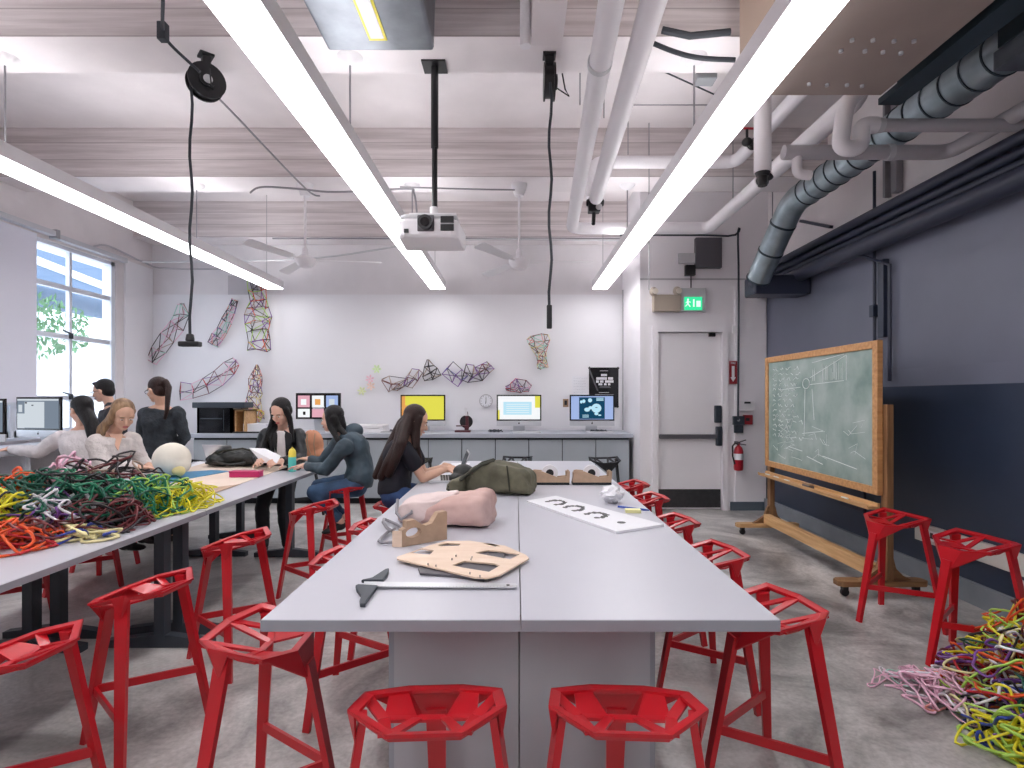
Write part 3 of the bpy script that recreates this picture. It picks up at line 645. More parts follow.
fig = MB().ell(c+Vector((0,0,.045)),(.014,.004,.014)).bar(c+Vector((-.005,0,.03)),c+Vector((0,0,-.01)),.022,.006,up=(0,1,0)).bar(c+Vector((0,0,-.01)),c+Vector((.03,0,-.05)),.012,.006,up=(0,1,0)).bar(c+Vector((0,0,-.01)),c+Vector((-.035,0,-.045)),.012,.006,up=(0,1,0)).bar(c+Vector((0,0,.02)),c+Vector((.035,0,.01)),.010,.006,up=(0,1,0)).bar(c+Vector((0,0,.02)),c+Vector((-.03,0,.0)),.010,.006,up=(0,1,0))
obj(fig, 'running_figure', M['signw'], t)
c = P(696.5,303,7.535); obj(MB().b2(c+Vector((-.045,0,-.05)),c+Vector((-.025,.004,.05))).b2(c+Vector((.0,0,-.05)),c+Vector((.055,.004,.03))), 'door_symbol', M['signw'], t)
o = obj(MB().b2(P(733,333,7.57),P(739,326,7.61)),'motion_sensor',M['fix'],bevel=.004); tag(o,'small white sensor beside the top corner of the door','sensor')
t = thing('fire_sign', 'red vertical fire extinguisher sign with white arrow', 'sign', P(733,383,7.6))
obj(MB().b2(P(729.5,384,7.595),P(737,361,7.605)),'sign_plate',M['redsign'],t)
c = P(733.2,372,7.592); obj(MB().b2(c+Vector((-.018,0,-.07)),c+Vector((.018,.003,.08))).extr([c+Vector((-.036,0,-.07)),c+Vector((.036,0,-.07)),c+Vector((0,0,-.13))],(0,.003,0)),'arrow',M['paper'],t)
text_mesh('FIRE', .035, P(733.2,363.3,7.590), (PI/2,0,0), M['paper'], 'sign_text', t)
t = thing('thermostat', 'white thermostat box on the wall beside the chalkboard', 'thermostat', P(747,411,7.6))
obj(MB().b2(P(739.5,411,7.565),P(753,401,7.61)),'casing',M['fix'],t,bevel=.004); obj(MB().b2(P(744.5,403.6,7.56),P(750.5,401.8,7.566)),'display',M['black'],t)
t = thing('key_switch', 'dark teal switch box hanging from the wall conduit', 'switch box', P(739,430,7.6))
obj(MB().b2(P(734,425,7.55),P(743,416,7.61)).b2(P(735,433,7.56),P(742,425,7.61)),'casing',M['tleg'],t,bevel=.004); obj(MB().cyl(P(738.5,420,7.545),P(738.5,420,7.55),.02),'button',M['grey'],t)
t = thing('fire_alarm_pull', 'dark red fire alarm pull station on the wall', 'alarm', P(747,424,7.6))
obj(MB().b2(P(744,424.5,7.57),P(751.5,415,7.61)),'casing',M['redsign'],t); obj(MB().b2(P(746,421,7.565),P(749.5,418,7.57)),'handle',M['cgap'],t)
t = thing('fire_extinguisher', 'red fire extinguisher hanging on the wall by the door', 'fire extinguisher', P(738,471,7.5))
c = P(738.5,471,7.50); obj(MB().lathe([(.02,0),(.055,.012),(.06,.04),(.06,.26),(.045,.31),(.018,.335),(.018,.36)], c, 24),'cylinder',M['redex'],t,smooth=True)
obj(MB().lathe([(.0612,.15),(.0612,.23)], c, 24),'label',M['paper'],t,smooth=True)
obj(MB().tube([c+Vector((-.01,-.02,.35)),c+Vector((-.05,-.02,.37)),c+Vector((-.085,-.02,.33)),c+Vector((-.085,-.02,.2)),c+Vector((-.06,-.03,.09))],.011,8),'hose',M['black'],t,smooth=True)
obj(MB().bar(c+Vector((-.02,0,.37)),c+Vector((.09,-.02,.41)),.02,.012).bar(c+Vector((-.02,0,.36)),c+Vector((.09,-.02,.345)),.02,.012).b2(c+Vector((-.02,-.015,.35)),c+Vector((.02,.1,.385))),'handle',M['dgrey'],t)

# vertical corner pipe on the back wall and grey panel
o = obj(MB().cyl(P(624,430,8.82),P(624,290,8.82),.03,n=14),'corner_pipe',M['pipeg'],smooth=True); tag(o,'grey vertical pipe in the back right corner','pipe')
o = obj(MB().b2(P(228,294.5,8.86),P(258,276,8.898)),'wall_panel',M['pipeg']); tag(o,'small grey metal panel above the white wall boards','panel')
conduit([(XL+.05,7.6,3.52),(XL+.05,7.9,3.60),(XL+.06,8.6,3.55),(XL+.3,8.80,3.50),(-4.0,8.82,3.50)], .013, M['pipeg'], 'thin conduit bending round the corner above the window')

# ------------------------------------------------------------------ back counter
t = thing('work_counter', 'long grey counter along the back wall with panelled front', 'counter', (-1.4,8.4,0))
obj(MB().b2((-4.58,7.98,.94),(1.64,8.868,1.0)), 'countertop', M['ctop'], t, bevel=.006)
obj(MB().b2((-4.55,8.06,.08),(1.60,8.868,.94)), 'carcass', M['cgap'], t)
obj(MB().b2((-4.50,8.12,0),(1.55,8.8,.08)), 'plinth', M['cgap'], t)
xs = [-4.55+(6.15/13)*k for k in range(14)]
for k in range(13):
    obj(MB().b2((xs[k]+.006,8.035,.09),(xs[k+1]-.006,8.06,.91)), 'front_panel', M['cfront'], t)
# left window counter
t = thing('window_counter', 'white counter under the window along the left wall', 'counter', (-5.3,6.0,0))
obj(MB().b2((XL+.005,3.6,.93),(-4.98,8.2,.98)), 'countertop', M['table'], t); 
for y in (3.7, 5.9, 8.1): obj(MB().b2((XL+.05,y-.03,0),(-5.05,y+.03,.93)), 'leg', M['winf'], t)

# ------------------------------------------------------------------ desktop computers
def screen_part(t, m, x0, z0, x1, z1, d=0): obj(MB().b2((x0,-.016-d,z0),(x1,-.013-d,z1)), 'screen_image', m, t, w=False)
def imac(loc, rz, label, W, kind):
    t = thing('desktop_computer', label, 'computer', loc, rz, 'all-in-one desktop computers'); h = W*.58; zb = .165
    chin = .075
    if kind == 'grid': chin = 0; zb = .19
    if chin: obj(MB().b2((-W/2,-.012,zb-chin),(W/2,.012,zb)), 'chin', M['alum'], t, w=False)
    obj(MB().b2((-W/2,-.012,zb),(W/2,.015,zb+h)), 'bezel', M['blackg'], t, w=False)
    obj(MB().ell((0,.02,zb+h*.45),(W*.40,.035,h*.42)), 'rear_shell', M['alum'], t, w=False, smooth=True)
    obj(MB().bar((0,.10,.008),(0,.03,zb+.05),.17,.012,up=(0,1,0)).b2((-.10,-.04,0),(.10,.16,.010)), 'stand', M['alum'], t, w=False)
    if chin: obj(MB().ell((0,-.013,zb-chin*.5),(.012,.002,.013)).ell((.004,-.013,zb-chin*.5+.018),(.003,.0015,.006)), 'logo', M['black'], t, w=False)
    b = .020; x0, x1, z0, z1 = -W/2+b, W/2-b, zb+b, zb+h-b; w_ = x1-x0; hh = z1-z0
    S = lambda m, u0, v0, u1, v1, d=0: screen_part(t, m, x0+w_*u0, z0+hh*v0, x0+w_*u1, z0+hh*v1, d)
    if kind == 'yellow': S(M['scryel'],0,0,1,1); S(M['scror'],0,.0,.08,1,.001); S(M['scror'],.08,.25,.17,.6,.001)
    elif kind == 'white':
        S(M['scrwh'],0,0,1,1); S(M['scrcy'],.13,.2,.80,.75,.001); S(M['scryel'],.88,.5,1,1,.001); S(M['scryel'],0,0,.04,.4,.001)
        for k in range(5): S(M['scrwh'],.2,.28+k*.09,.74,.30+k*.09,.002)
    elif kind == 'pic':
        S(M['scrblue'],0,0,1,1); S(M['scrpic'],.19,.02,.80,.95,.001)
        cz = z0+hh*.5; cx = x0+w_*.60
        def e(u,v,rx,rz_,m=M['scrcy']): obj(MB().ell((x0+w_*u,-.019,z0+hh*v),(w_*rx,.002,hh*rz_),n=16,k=6),'screen_drawing',m,t,w=False)
        e(.60,.48,.12,.20); e(.60,.50,.085,.12,M['scrpic']); e(.56,.45,.04,.05); e(.38,.42,.07,.09); e(.46,.50,.05,.07); e(.45,.82,.05,.09); e(.30,.78,.04,.08); e(.24,.75,.03,.07)
        for k in range(3): S(M['scrcy'],.60,.80+k*.05,.77,.83+k*.05,.002)
        for k in range(4): S(M['scrcy'],.27,.08+k*.035,.42,.095+k*.035,.002)
        e(.60,.24,.05,.06); e(.68,.18,.04,.03)
    elif kind == 'grid':
        cols = [M['scrpk'],M['scrwh'],M['scrblue']]
        for i in range(3):
            S(cols[i],.02+i*.335,.45,.30+i*.335,.95,.001)
            S((M['scrwh'],M['scrpk'],M['scrwh'])[i],.02+i*.335,.02,.30+i*.335,.38,.001)
            S((M['scrwh'],M['scror'],M['scrlt'])[i],.09+i*.335,.55,.22+i*.335,.80,.002)
        S(M['scrbk'],.14,.12,.20,.26,.002)
    elif kind == 'cad':
        S(M['scrgr'],0,0,1,1); S(M['scrlt'],.18,.02,.66,.90,.001); S(M['scrlt'],.0,0,.18,.5,.0012); S(M['scrlt'],.03,.55,.12,.80,.001); S(M['scrbk'],.19,.84,.24,.89,.002); S(M['scrbk'],.35,.76,.40,.80,.002)
        S(M['scrlt'],.0,.94,1,1,.0012)
    return t
YC = 8.42
def cdesk(px, label, kind, W=.62): c = P(px, 432, YC); imac((c.x, YC, 1.0), 0, label, W, kind)
cdesk(423, 'desktop computer showing a yellow picture, behind the woman with the laptop', 'yellow', .66)
cdesk(519, 'desktop computer with white and pale blue window on screen', 'white', .66)
cdesk(592, 'desktop computer showing a dark drawing in front of the black poster', 'pic', .66)
cdesk(318.5, 'black monitor showing a grid of pink pictures behind the two women', 'grid', .66)
imac((-5.27, 6.30, .98), R(-14), 'desktop computer with a layout program beside the window', .63, 'cad')
imac((-5.31, 5.55, .98), R(10), 'desktop computer cut off by the left picture edge', .60, 'cad')
# cables and keyboards on the counter
for i, (px, lb) in enumerate(((519,'keyboard in front of the white screen computer'), (592,'keyboard in front of the drawing screen computer'), (395,'keyboard beside the white scanner'))):
    c = P(px+ (8 if i<2 else 0), 432, 8.14); t = thing('keyboard', lb, 'keyboard', (c.x,8.14,1.0))
    obj(MB().box((c.x,8.14,1.008),(.40,.12,.016)), 'tray', M['alum'], t)
    mb = MB()
    for a in range(12):
        for b_ in range(4): mb.box((c.x-.18+a*.0325,8.10+b_*.027,1.019),(.026,.021,.007))
    obj(mb, 'keycaps', M['lgrey'] if i < 2 else M['grey'], t)
def cable(cx, y, z, label, s=1, seed=1):
    rg = random.Random(seed); pts = []
    for k in range(26):
        a = k*.9; pts.append((cx+math.cos(a)*.13*s*rg.uniform(.4,1), y+math.sin(a)*.07*s, z+.012+.012*(k%3)))
    tag(obj(MB().tube(pts,.007,6),'cable_coil',M['cord'],smooth=True), label, 'cable')
cable(P(495,430,8.3).x, 8.28, 1.0, 'black cable heap left of the white screen computer', .9, 2)
cable(P(598,430,8.3).x, 8.22, 1.0, 'black cable heap under the drawing screen computer', 1.0, 3)
cable(P(395,430,8.3).x, 8.32, 1.0, 'black cable heap right of the white scanner', .7, 4)
# scanner
c = P(358, 432, 8.4)
t = thing('scanner', 'long flat white scanner lying on the back counter', 'scanner', (c.x,8.4,1.0))
obj(MB().b2((c.x-.42,8.2,1.0),(c.x+.42,8.6,1.06)), 'body', M['fix'], t, bevel=.01); obj(MB().b2((c.x-.42,8.2,1.065),(c.x+.42,8.6,1.11)), 'lid', M['fix'], t, bevel=.01)
# black oven-like cabinet and wooden box
c = P(214, 430, 8.35)
t = thing('black_cabinet', 'black box cabinet with overhanging lid on the back counter', 'cabinet', (c.x,8.35,1.0))
x0, x1 = P(197,0,8.1).x, P(232,0,8.1).x
obj(MB().b2((x0,8.10,1.0),(x1,8.13,1.36)).b2((x0,8.10,1.0),(x0+.03,8.6,1.36)).b2((x1-.03,8.10,1.0),(x1,8.6,1.36)).b2((x0,8.57,1.0),(x1,8.6,1.36)), 'body', M['blackg'], t)
obj(MB().b2((x0-.04,8.04,1.36),(P(244,0,8.04).x,8.34,1.44)), 'lid', M['tleg'], t, bevel=.01)
obj(MB().b2((x0+.05,8.094,1.20),(x1-.14,8.10,1.215)).b2((x1-.12,8.094,1.03),(x1-.115,8.10,1.33)), 'door_trim', M['tleg'], t)
o = obj(MB().b2((x1+.02,8.14,1.0),(x1+.04,8.5,1.33)).b2((x1+.02,8.14,1.31),(x1+.17,8.5,1.33)).b2((x1+.15,8.14,1.0),(x1+.17,8.5,1.33)).b2((x1+.02,8.14,1.0),(x1+.17,8.5,1.02)).b2((x1+.02,8.48,1.0),(x1+.17,8.5,1.33)), 'wooden_box', M['pine']); tag(o,'open wooden box standing beside the black cabinet','box')
c = P(258,431,8.3); o = obj(MB().b2((c.x-.17,8.2,1.0),(c.x+.17,8.45,1.13)), 'white_box', M['paper'], bevel=.005); tag(o,'low white box on the counter under the yellow wire figure','box')
o = obj(MB().box((P(250,0,8.12).x,8.09,1.012),(.42,.12,.02)), 'black_tray', M['black'], bevel=.005); tag(o,'thin black tray on the counter edge by the white box','tray')
# microscope
c = Vector((P(466,0,8.35).x, 8.35, 1.0))
t = thing('microscope', 'dark plum microscope with round wheel on the back counter', 'microscope', c)
obj(MB().b2(c+Vector((-.16,-.08,0)),c+Vector((.07,.08,.03))).b2(c+Vector((-.02,-.03,.03)),c+Vector((.04,.03,.10))),'base',M['wood_dark'],t,bevel=.008)
obj(MB().bar(c+Vector((.02,0,.05)),c+Vector((.01,0,.30)),.05,.05,w1=.035,h1=.035),'arm',M['wood_dark'],t,bevel=.006)
obj(MB().cyl(c+Vector((.01,-.01,.24)),c+Vector((-.005,-.01,.36)),.020,.016),'eyepiece',M['fix'],t,smooth=True)
obj(MB().b2(c+Vector((-.14,-.05,.085)),c+Vector((.0,.05,.10))),'stage',M['wood_dark'],t); obj(MB().cyl(c+Vector((.0,.035,.15)),c+Vector((.0,.06,.15)),.095,n=26),'wheel',M['black'],t,smooth=True)
# clock leaning
c = P(486,401,8.84)
t = thing('wall_clock', 'small round white wall clock between the two computers', 'clock', c)
obj(MB().cyl(c,c+Vector((0,.03,0)),.105,n=36),'rim',M['pipeg'],t,smooth=True); obj(MB().cyl(c+Vector((0,-.004,0)),c,.09,n=36),'dial',M['paper'],t)
obj(MB().bar(c+Vector((0,-.006,0)),c+Vector((0,-.006,.06)),.008,.004,up=(0,1,0)).bar(c+Vector((0,-.006,0)),c+Vector((-.005,-.006,-.045)),.010,.004,up=(0,1,0)),'hands',M['black'],t)
mb = MB()
for k in range(12):
    a = k*PI/6; mb.box(c+Vector((math.sin(a)*.075,-.006,math.cos(a)*.075)),(.006,.003,.012),Matrix.Rotation(a,3,'Y'))
obj(mb,'hour_marks',M['black'],t)

# posters and papers on the back wall (y just in front of the panel)
YW = 8.862
def wb(x0,y0,x1,y1,d=0,th=.003): a = P(x0,y0,YW-d-th); b = P(x1,y1,YW-d); return MB().b2(a,b)
t = thing('poster', 'black poster with white block lettering pinned to the back wall', 'poster', P(604,407,YW))
obj(wb(589,407.5,618.5,367.5),'sheet',M['blackg'],t)
for x,y in ((589.5,368),(618,368.2),(617.5,406.5)): obj(MB().box(P(x,y,YW-.006),(.035,.004,.035),Matrix.Rotation(.7,3,'Y')),'tape_corner',M['black'],t)
rg = random.Random(5)
def blockline(xa,xb,yc,h):
    mb = MB(); x = xa
    while x < xb:
        w_ = rg.uniform(.8,1.4); 
        if rg.random() > .12:
            a = P(x,yc+h/2,YW-.006); b = P(min(x+w_,xb),yc-h/2,YW-.004); mb.b2(a,b)
            if rg.random()>.5: pass
        x += w_+.18
    return mb
for xa,xb,yc,h in ((601,607,375,2.2),(595,613,378.5,2.6),(594.5,613.5,381.5,2.4),(598.5,610.5,384.3,2.0)): obj(blockline(xa,xb,yc,h),'title_letters',M['paper'],t)
for xa,xb,yc in ((600,608,370.8),(599,609,392.5),(595,613.5,394.6),(600,609,396.2)): obj(blockline(xa,xb,yc,.6),'small_print',M['lgrey'],t)
obj(MB().extr([P(590,369,YW-.005),P(598.5,391,YW-.005),P(597,391,YW-.005),P(589.5,372,YW-.005)],(0,.001,0)).extr([P(600,386,YW-.005),P(609.5,386,YW-.005),P(611,388,YW-.005),P(599,388,YW-.005)],(0,.001,0)),'graphic',M['dgrey'],t)
t = thing('handwritten_sheet', 'white sheet with faint handwriting left of the black poster', 'paper', P(580,395,YW))
obj(wb(572,395.5,587,376),'sheet',M['paper'],t)
mb = MB(); rg = random.Random(9)
for k in range(6):
    x = 573.5
    while x < 585.5:
        l = rg.uniform(.8,2.2); mb.bar(P(x,378.2+k*2.8,YW-.005),P(x+l,378.2+k*2.8+rg.uniform(-.4,.4),YW-.005),.003,.005,up=(0,1,0)); x += l+.7
obj(mb,'handwriting',M['paperl'],t)
t = thing('snapshot', 'small dark snapshot pinned left of the drawing screen computer', 'photo', P(566,407,YW))
obj(wb(563,407,568.5,399),'print',M['kraftd'],t); obj(wb(564.5,405,567,400.5,.004),'figure',M['black'],t)
for i,(x,y,m_,lb) in enumerate(((377,369,STR['lime'],'green paper blossom stuck on the back wall'),(370,379,STR['pink'],'pink paper blossom stuck on the back wall'),(371,386,M['orange'],'pale orange paper blossom below the pink one'),(362,391,STR['lime'],'lowest green paper leaf on the back wall'))):
    c = P(x,y,YW-.02); mb = MB()
    for k in range(6):
        a = k*PI/3+.3*i; mb.extr([c,c+Vector((math.cos(a-.35)*.05,-.012,math.sin(a-.35)*.05)),c+Vector((math.cos(a)*.075,-.02,math.sin(a)*.075)),c+Vector((math.cos(a+.35)*.05,-.012,math.sin(a+.35)*.05))],(0,.003,0))
    mb.cyl(c-Vector((0,.012,0)),c+Vector((0,.02,0)),.014); tag(obj(mb,'paper_blossom',(mat('pale_'+str(i), ((.72,.88,.50),(.92,.62,.70),(.93,.72,.62),(.80,.86,.50))[i], .7)),bevel=0),lb,'paper flower')

# wire (straw) sculptures on the wall
def wire(label, axis, cols, rings=7, k=5, depth=.10, r=.006, seed=0, extra=.5, YWs=YW, cat='wire sculpture', grp='wire sculptures on the back wall'):
    """axis: list of (px, py, halfwidth px); a cage of straight straws around it standing off the wall"""
    rg = random.Random(seed); N = len(axis); nodes = []
    for i in range(rings):
        q = i/(rings-1)*(N-1); j = min(int(q), N-2); f = q-j
        a = axis[j]; b = axis[j+1]; cx = a[0]+(b[0]-a[0])*f; cy = a[1]+(b[1]-a[1])*f; hw = a[2]+(b[2]-a[2])*f
        dx, dy = b[0]-a[0], b[1]-a[1]; L = math.hypot(dx,dy) or 1; nx, ny = -dy/L, dx/L; ring = []
        ph = rg.uniform(-.3,.3)
        for m_ in range(k):
            t_ = 2*PI*m_/k+ph; o_ = math.cos(t_)*hw*rg.uniform(.85,1.15); al = rg.uniform(-.18,.18)*hw
            d_ = .015+depth*(.5+.5*math.sin(t_))
            ring.append(P(cx+nx*o_+dx/L*al, cy+ny*o_+dy/L*al, YWs-d_))
        nodes.append(ring)
    r *= 1.05; mb = MB(); nm = len(cols)
    def e(a,b): 
        if (a-b).length>.01: mb.cyl(a,b,r,n=5,m=rg.randrange(nm))
    for i in range(rings):
        for m_ in range(k):
            e(nodes[i][m_],nodes[i][(m_+1)%k])
            if i+1<rings:
                e(nodes[i][m_],nodes[i+1][m_])
                if rg.random()<extra: e(nodes[i][m_],nodes[i+1][(m_+1)%k])
    for ring in nodes:
        for p in ring: mb.ell(p,r*1.5,n=5,k=4,m=rg.randrange(nm))
    o = obj(mb,'wire_sculpture',cols); return tag(o,label,cat,grp)
K = STR
wire('limb shaped wire sculpture at the far left of the wall beside the hanging plug', [(181,304,3),(182,318,9),(172,332,9),(160,347,8),(152,362,5)], [K['black'],K['brown'],K['black'],K['mint'],K['pink'],K['tan']], 6, 4, .14, .0055, 1, .5)
wire('slender arm shaped wire sculpture second from the left on the wall', [(235,300,3),(231,312,5),(222,330,6),(213,344,6)], [K['black'],K['pink'],K['mint'],K['purple'],K['salmon'],K['black']], 7, 5, .09, .0055, 2, .6)
wire('tall vase shaped wire sculpture with lime base high on the wall', [(256,281,9),(258,300,8),(259,315,13),(258,330,12),(259,350,12)], [K['black'],K['tan'],K['orange'],K['brown'],K['lime'],K['black'],K['purple']], 9, 6, .14, .0055, 3, .5)
wire('long arm shaped wire sculpture lying low behind the standing woman', [(236,361,5),(228,370,9),(212,382,8),(196,391,7),(180,392,9)], [K['black'],K['pink'],K['brown'],K['purple'],K['red']], 6, 4, .12, .005, 4, .35)
wire('standing hand shaped wire sculpture on the counter beside the black cabinet', [(257,365,1),(256,380,7),(254,398,7),(252,416,11)], [K['black'],K['purple'],K['brown'],K['tan'],K['cream'],K['black'],K['salmon']], 10, 6, .16, .005, 5, .8, YW-.05)
wire('yellow straw cluster at the foot of the hand shaped sculpture', [(243,408,4),(252,412,6),(262,417,6)], [K['cream'],K['tan'],K['yellow'],K['salmon']], 5, 5, .12, .005, 6, .9, YW-.2)
wire('fan shaped wire sculpture leaning left above the yellow screen', [(382,380,1),(390,384,9),(400,384,10),(402,388,6)], [K['black'],K['tan'],K['brown'],K['tan']], 4, 4, .10, .005, 7, .5)
wire('open box shaped wire sculpture above the yellow screen computer', [(408,376,9),(414,378,11),(418,381,8)], [K['purple'],K['brown'],K['black'],K['tan']], 3, 4, .12, .005, 8, .5)
wire('pointed black wire sculpture at the top of the centre group', [(428,360,1),(429,370,7),(433,378,9)], [K['black'],K['tan'],K['black']], 4, 4, .12, .006, 9, .5)
wire('purple square wire sculpture right of the pointed black one', [(447,368,8),(456,376,8),(462,381,7)], [K['purple'],K['purple'],K['black'],K['blue']], 3, 4, .12, .005, 10, .6)
wire('black twisted wire sculpture at the right of the centre group', [(464,372,8),(474,376,10),(484,370,6),(490,365,5)], [K['black'],K['purple'],K['tan'],K['black'],K['brown']], 5, 4, .12, .006, 11, .5)
wire('small spiky dark and red wire sculpture above the white screen computer', [(506,388,2),(513,387,6),(520,384,9),(530,388,4)], [K['black'],K['red'],K['purple'],K['black'],K['pink']], 6, 5, .12, .0045, 12, .9)
wire('bouquet shaped wire sculpture with yellow top below the right cord reel', [(538,336,11),(540,345,9),(541,355,5),(542,361,4),(543,368,6)], [K['cream'],K['tan'],K['salmon'],K['mint'],K['brown'],K['black']], 8, 6, .14, .005, 13, .8)

# ------------------------------------------------------------------ stools
def make_stool(name, mt, label, cat='stool'):
    t = thing(name, label, cat, (0,0,0))
    V_ = Vector
    F1,F2,C1,C2 = V_((-.08,.180,.660)),V_((.08,.180,.660)),V_((-.192,.110,.681)),V_((.192,.110,.681))
    S1,S2,B1,B2 = V_((-.200,-.055,.722)),V_((.200,-.055,.722)),V_((-.092,-.140,.704)),V_((.092,-.140,.704))
    M1,M2,N1,N2 = V_((-.122,.015,.655)),V_((.122,.015,.655)),V_((-.036,.040,.640)),V_((.036,.040,.640))
    mb = MB()
    rim = [F1,F2,C2,S2,B2,B1,S1,C1]
    cen = V_((0,.02,.655))
    for i in range(8):
        a, b = rim[i], rim[(i+1)%8]; ia = a+(cen-a).normalized()*.030; ib = b+(cen-b).normalized()*.030; th = V_((0,0,-.009))
        mb.add([a,b,ib,ia,a+th,b+th,ib+th,ia+th], [(0,1,2,3),(7,6,5,4),(0,4,5,1),(1,5,6,2),(2,6,7,3),(3,7,4,0)])
        dn_ = V_((0,0,-.020)); oa = a+(cen-a).normalized()*.012+dn_; ob = b+(cen-b).normalized()*.012+dn_
        k = .006
        mb.add([a,b,ob,oa,a+(cen-a).normalized()*k,b+(cen-b).normalized()*k,ob+(cen-b).normalized()*k,oa+(cen-a).normalized()*k], [(0,1,2,3),(7,6,5,4),(3,2,6,7),(0,4,5,1),(0,3,7,4),(1,5,6,2)])
    def strip(a,b,w,w1=None): mb.bar(a,b,w,.008,w1=w1)
    for c_,m_,n_,b_,f_ in ((C1,M1,N1,B1,F1),(C2,M2,N2,B2,F2)):
        strip(c_.lerp(m_,.14)-V_((0,0,.006)),m_,.030); strip(m_,b_.lerp(m_,.12)-V_((0,0,.006)),.030,.034); strip(n_,b_.lerp(n_,.10)-V_((0,0,.006)),.024,.030); strip(m_,n_,.024)
        th = V_((0,0,-.008)); g_ = f_.lerp(c_,.42)+V_((0,-.012,-.004)); g0 = f_+V_((0,-.012,-.004)); poly = [m_,n_,g0,g_]
        mb.add(poly+[p+th for p in poly], [(0,1,2,3),(7,6,5,4),(0,4,5,1),(1,5,6,2),(2,6,7,3),(3,7,4,0)])
    strip(N1,N2,.026)
    obj(mb, 'seat', mt, t, w=False)
    def plate(l, a, b, c, off):
        off = V_(off); l.add([a,b,c,a+off,b+off,c+off],[(0,1,2),(5,4,3),(0,3,4,1),(1,4,5,2),(2,5,3,0)])
    # one front leg under the apron, two rear legs under the raised sides
    fT, fF = V_((0,.188,.590)), V_((0,.300,0))
    l = MB().bar(fT,fF,.060,.020,up=(0,1,.4),w1=.034,h1=.022); tl, tr = V_((-.026,.196,.545)), V_((.026,.196,.545)); d_ = V_((0,-.005,-.003))
    l.add([F1,F2,tr,tl]+[p+d_ for p in (F1,F2,tr,tl)],[(0,1,2,3),(7,6,5,4),(0,4,5,1),(1,5,6,2),(2,6,7,3),(3,7,4,0)])
    plate(l,F1,C1,tl,(0,-.005,-.004)); plate(l,F2,C2,tr,(0,-.005,-.004))
    obj(l, 'leg', mt, t, w=False); legs = [(fT,fF)]
    for sx in (-1,1):
        top, foot = V_((sx*.168,-.020,.690)), V_((sx*.268,-.095,0)); legs.append((top,foot))
        l = MB().bar(top,foot,.050,.020,up=(sx*1,-.2,.2),w1=.032,h1=.022)
        S_,C_,B_ = (S1,C1,B1) if sx<0 else (S2,C2,B2); low = top.lerp(foot,.11)+V_((sx*.008,0,0))
        plate(l,S_-V_((0,0,.008)),S_.lerp(C_,.36)-V_((0,0,.008)),low,(-sx*.005,0,0)); plate(l,S_-V_((0,0,.008)),S_.lerp(B_,.18)-V_((0,0,.008)),low,(-sx*.004,.004,0))
        obj(l, 'leg', mt, t, w=False)
    def at(l,z): return l[0].lerp(l[1],(l[0].z-z)/l[0].z)
    for k in (1,2): obj(MB().bar(at(legs[0],.235),at(legs[k],.235),.012,.034), 'foot_rail', mt, t, w=False)
    return t
S0 = make_stool('bar_stool', M['red'], 'x'); used = [False]
def stool(x, y, rz, label, group, base=None):
    base = S0
    if not used[0]: o = S0; used[0] = True
    else: o = copy_tree(S0)
    o.location = (x,y,0); o.rotation_euler = (0,0,rz); o['label'] = label; o['group'] = group; return o
GC = 'red stools around the centre table'
stool(-.225, 1.49, R(3), 'red stool in front of the centre table, left one at the picture bottom', GC)
stool(.285, 1.49, R(-3), 'red stool in front of the centre table, right one at the picture bottom', GC)
def sp(px, py, Z=.68): v = PZ(px,py,Z); return v.x, v.y
for (px,py,rz,lb) in ((780,610,95,'largest red stool at the right side of the centre table, nearest the camera'),
                      (716,556,93,'second red stool from the camera on the right side of the centre table'),
                      (675,524,92,'third red stool from the camera on the right side of the centre table'),
                      (650,500,90,'fourth red stool from the camera on the right of the centre table'),
                      (633,486,90,'farthest red stool on the right side of the centre table')):
    x,y = sp(px,py); stool(x,y,R(rz),lb,GC)
for (px,py,rz,lb) in ((254,635,-89,'big red stool tucked under the near left corner of the centre table'),
                      (342,563,-86,'red stool mostly hidden behind the left edge of the centre table'),
                      (374,530,-84,'red stool behind the centre table edge beside the grey cord'),
                      (394,507,-88,'red stool under the woman in the black tee')):
    x,y = sp(px,py); stool(x,y,R(rz),lb,GC)
GL = 'red stools along the left table'
for (px,py,rz,lb) in ((14,655,84,'nearest red stool of the left table, cut by the left picture edge'),
                      (149,589,84,'red stool between the near left table leg and the leftmost stool'),
                      (240,541,86,'red stool beside the middle of the left table, in front of the black trousers'),
                      (317,508,86,'red stool at the far right corner of the left table'),
                      (351,488,86,'red stool the woman in the hoodie sits on')):
    x,y = sp(px,py); stool(x,y,R(rz),lb,GL)
GB = 'red stools behind the left table'
stool(-3.42,2.75,R(-88),'shaded red stool under the left table at the left picture edge',GB)
stool(-3.42,3.85,R(-88),'shaded red stool seen under the left table beside the front twin legs',GB)
stool(-3.44,4.55,R(-92),'shaded red stool seen under the left table before the middle twin legs',GB)
stool(-3.72,5.16,R(-90),'red stool under the woman in the cream sweater',GB)
stool(-4.26,5.46,R(10),'red stool under the woman reaching for the keyboard',GB)
GR = 'red stools by the blue wall'
stool(*sp(899,519),R(98),'red stool standing beside the chalkboard by the blue wall',GR)
stool(*sp(978,543),R(96),'red stool behind the floor heap of straws by the blue wall',GR)
B0 = make_stool('bar_stool', M['black_m'], 'x'); B0['group'] = 'black stools at the back counter'
bl = [(.02,7.62,.97*PI,'black stool at the back counter below the white screen computer'),(1.17,7.55,1.05*PI,'black stool at the back counter below the drawing screen computer'),(-1.30,7.5,.9*PI,'black stool at the back counter behind the laptop woman'),(-2.75,7.3,.9*PI,'black stool under the orange jacket behind the hoodie woman'),(-4.0,7.1,.8*PI,'black stool at the left end of the back counter')]
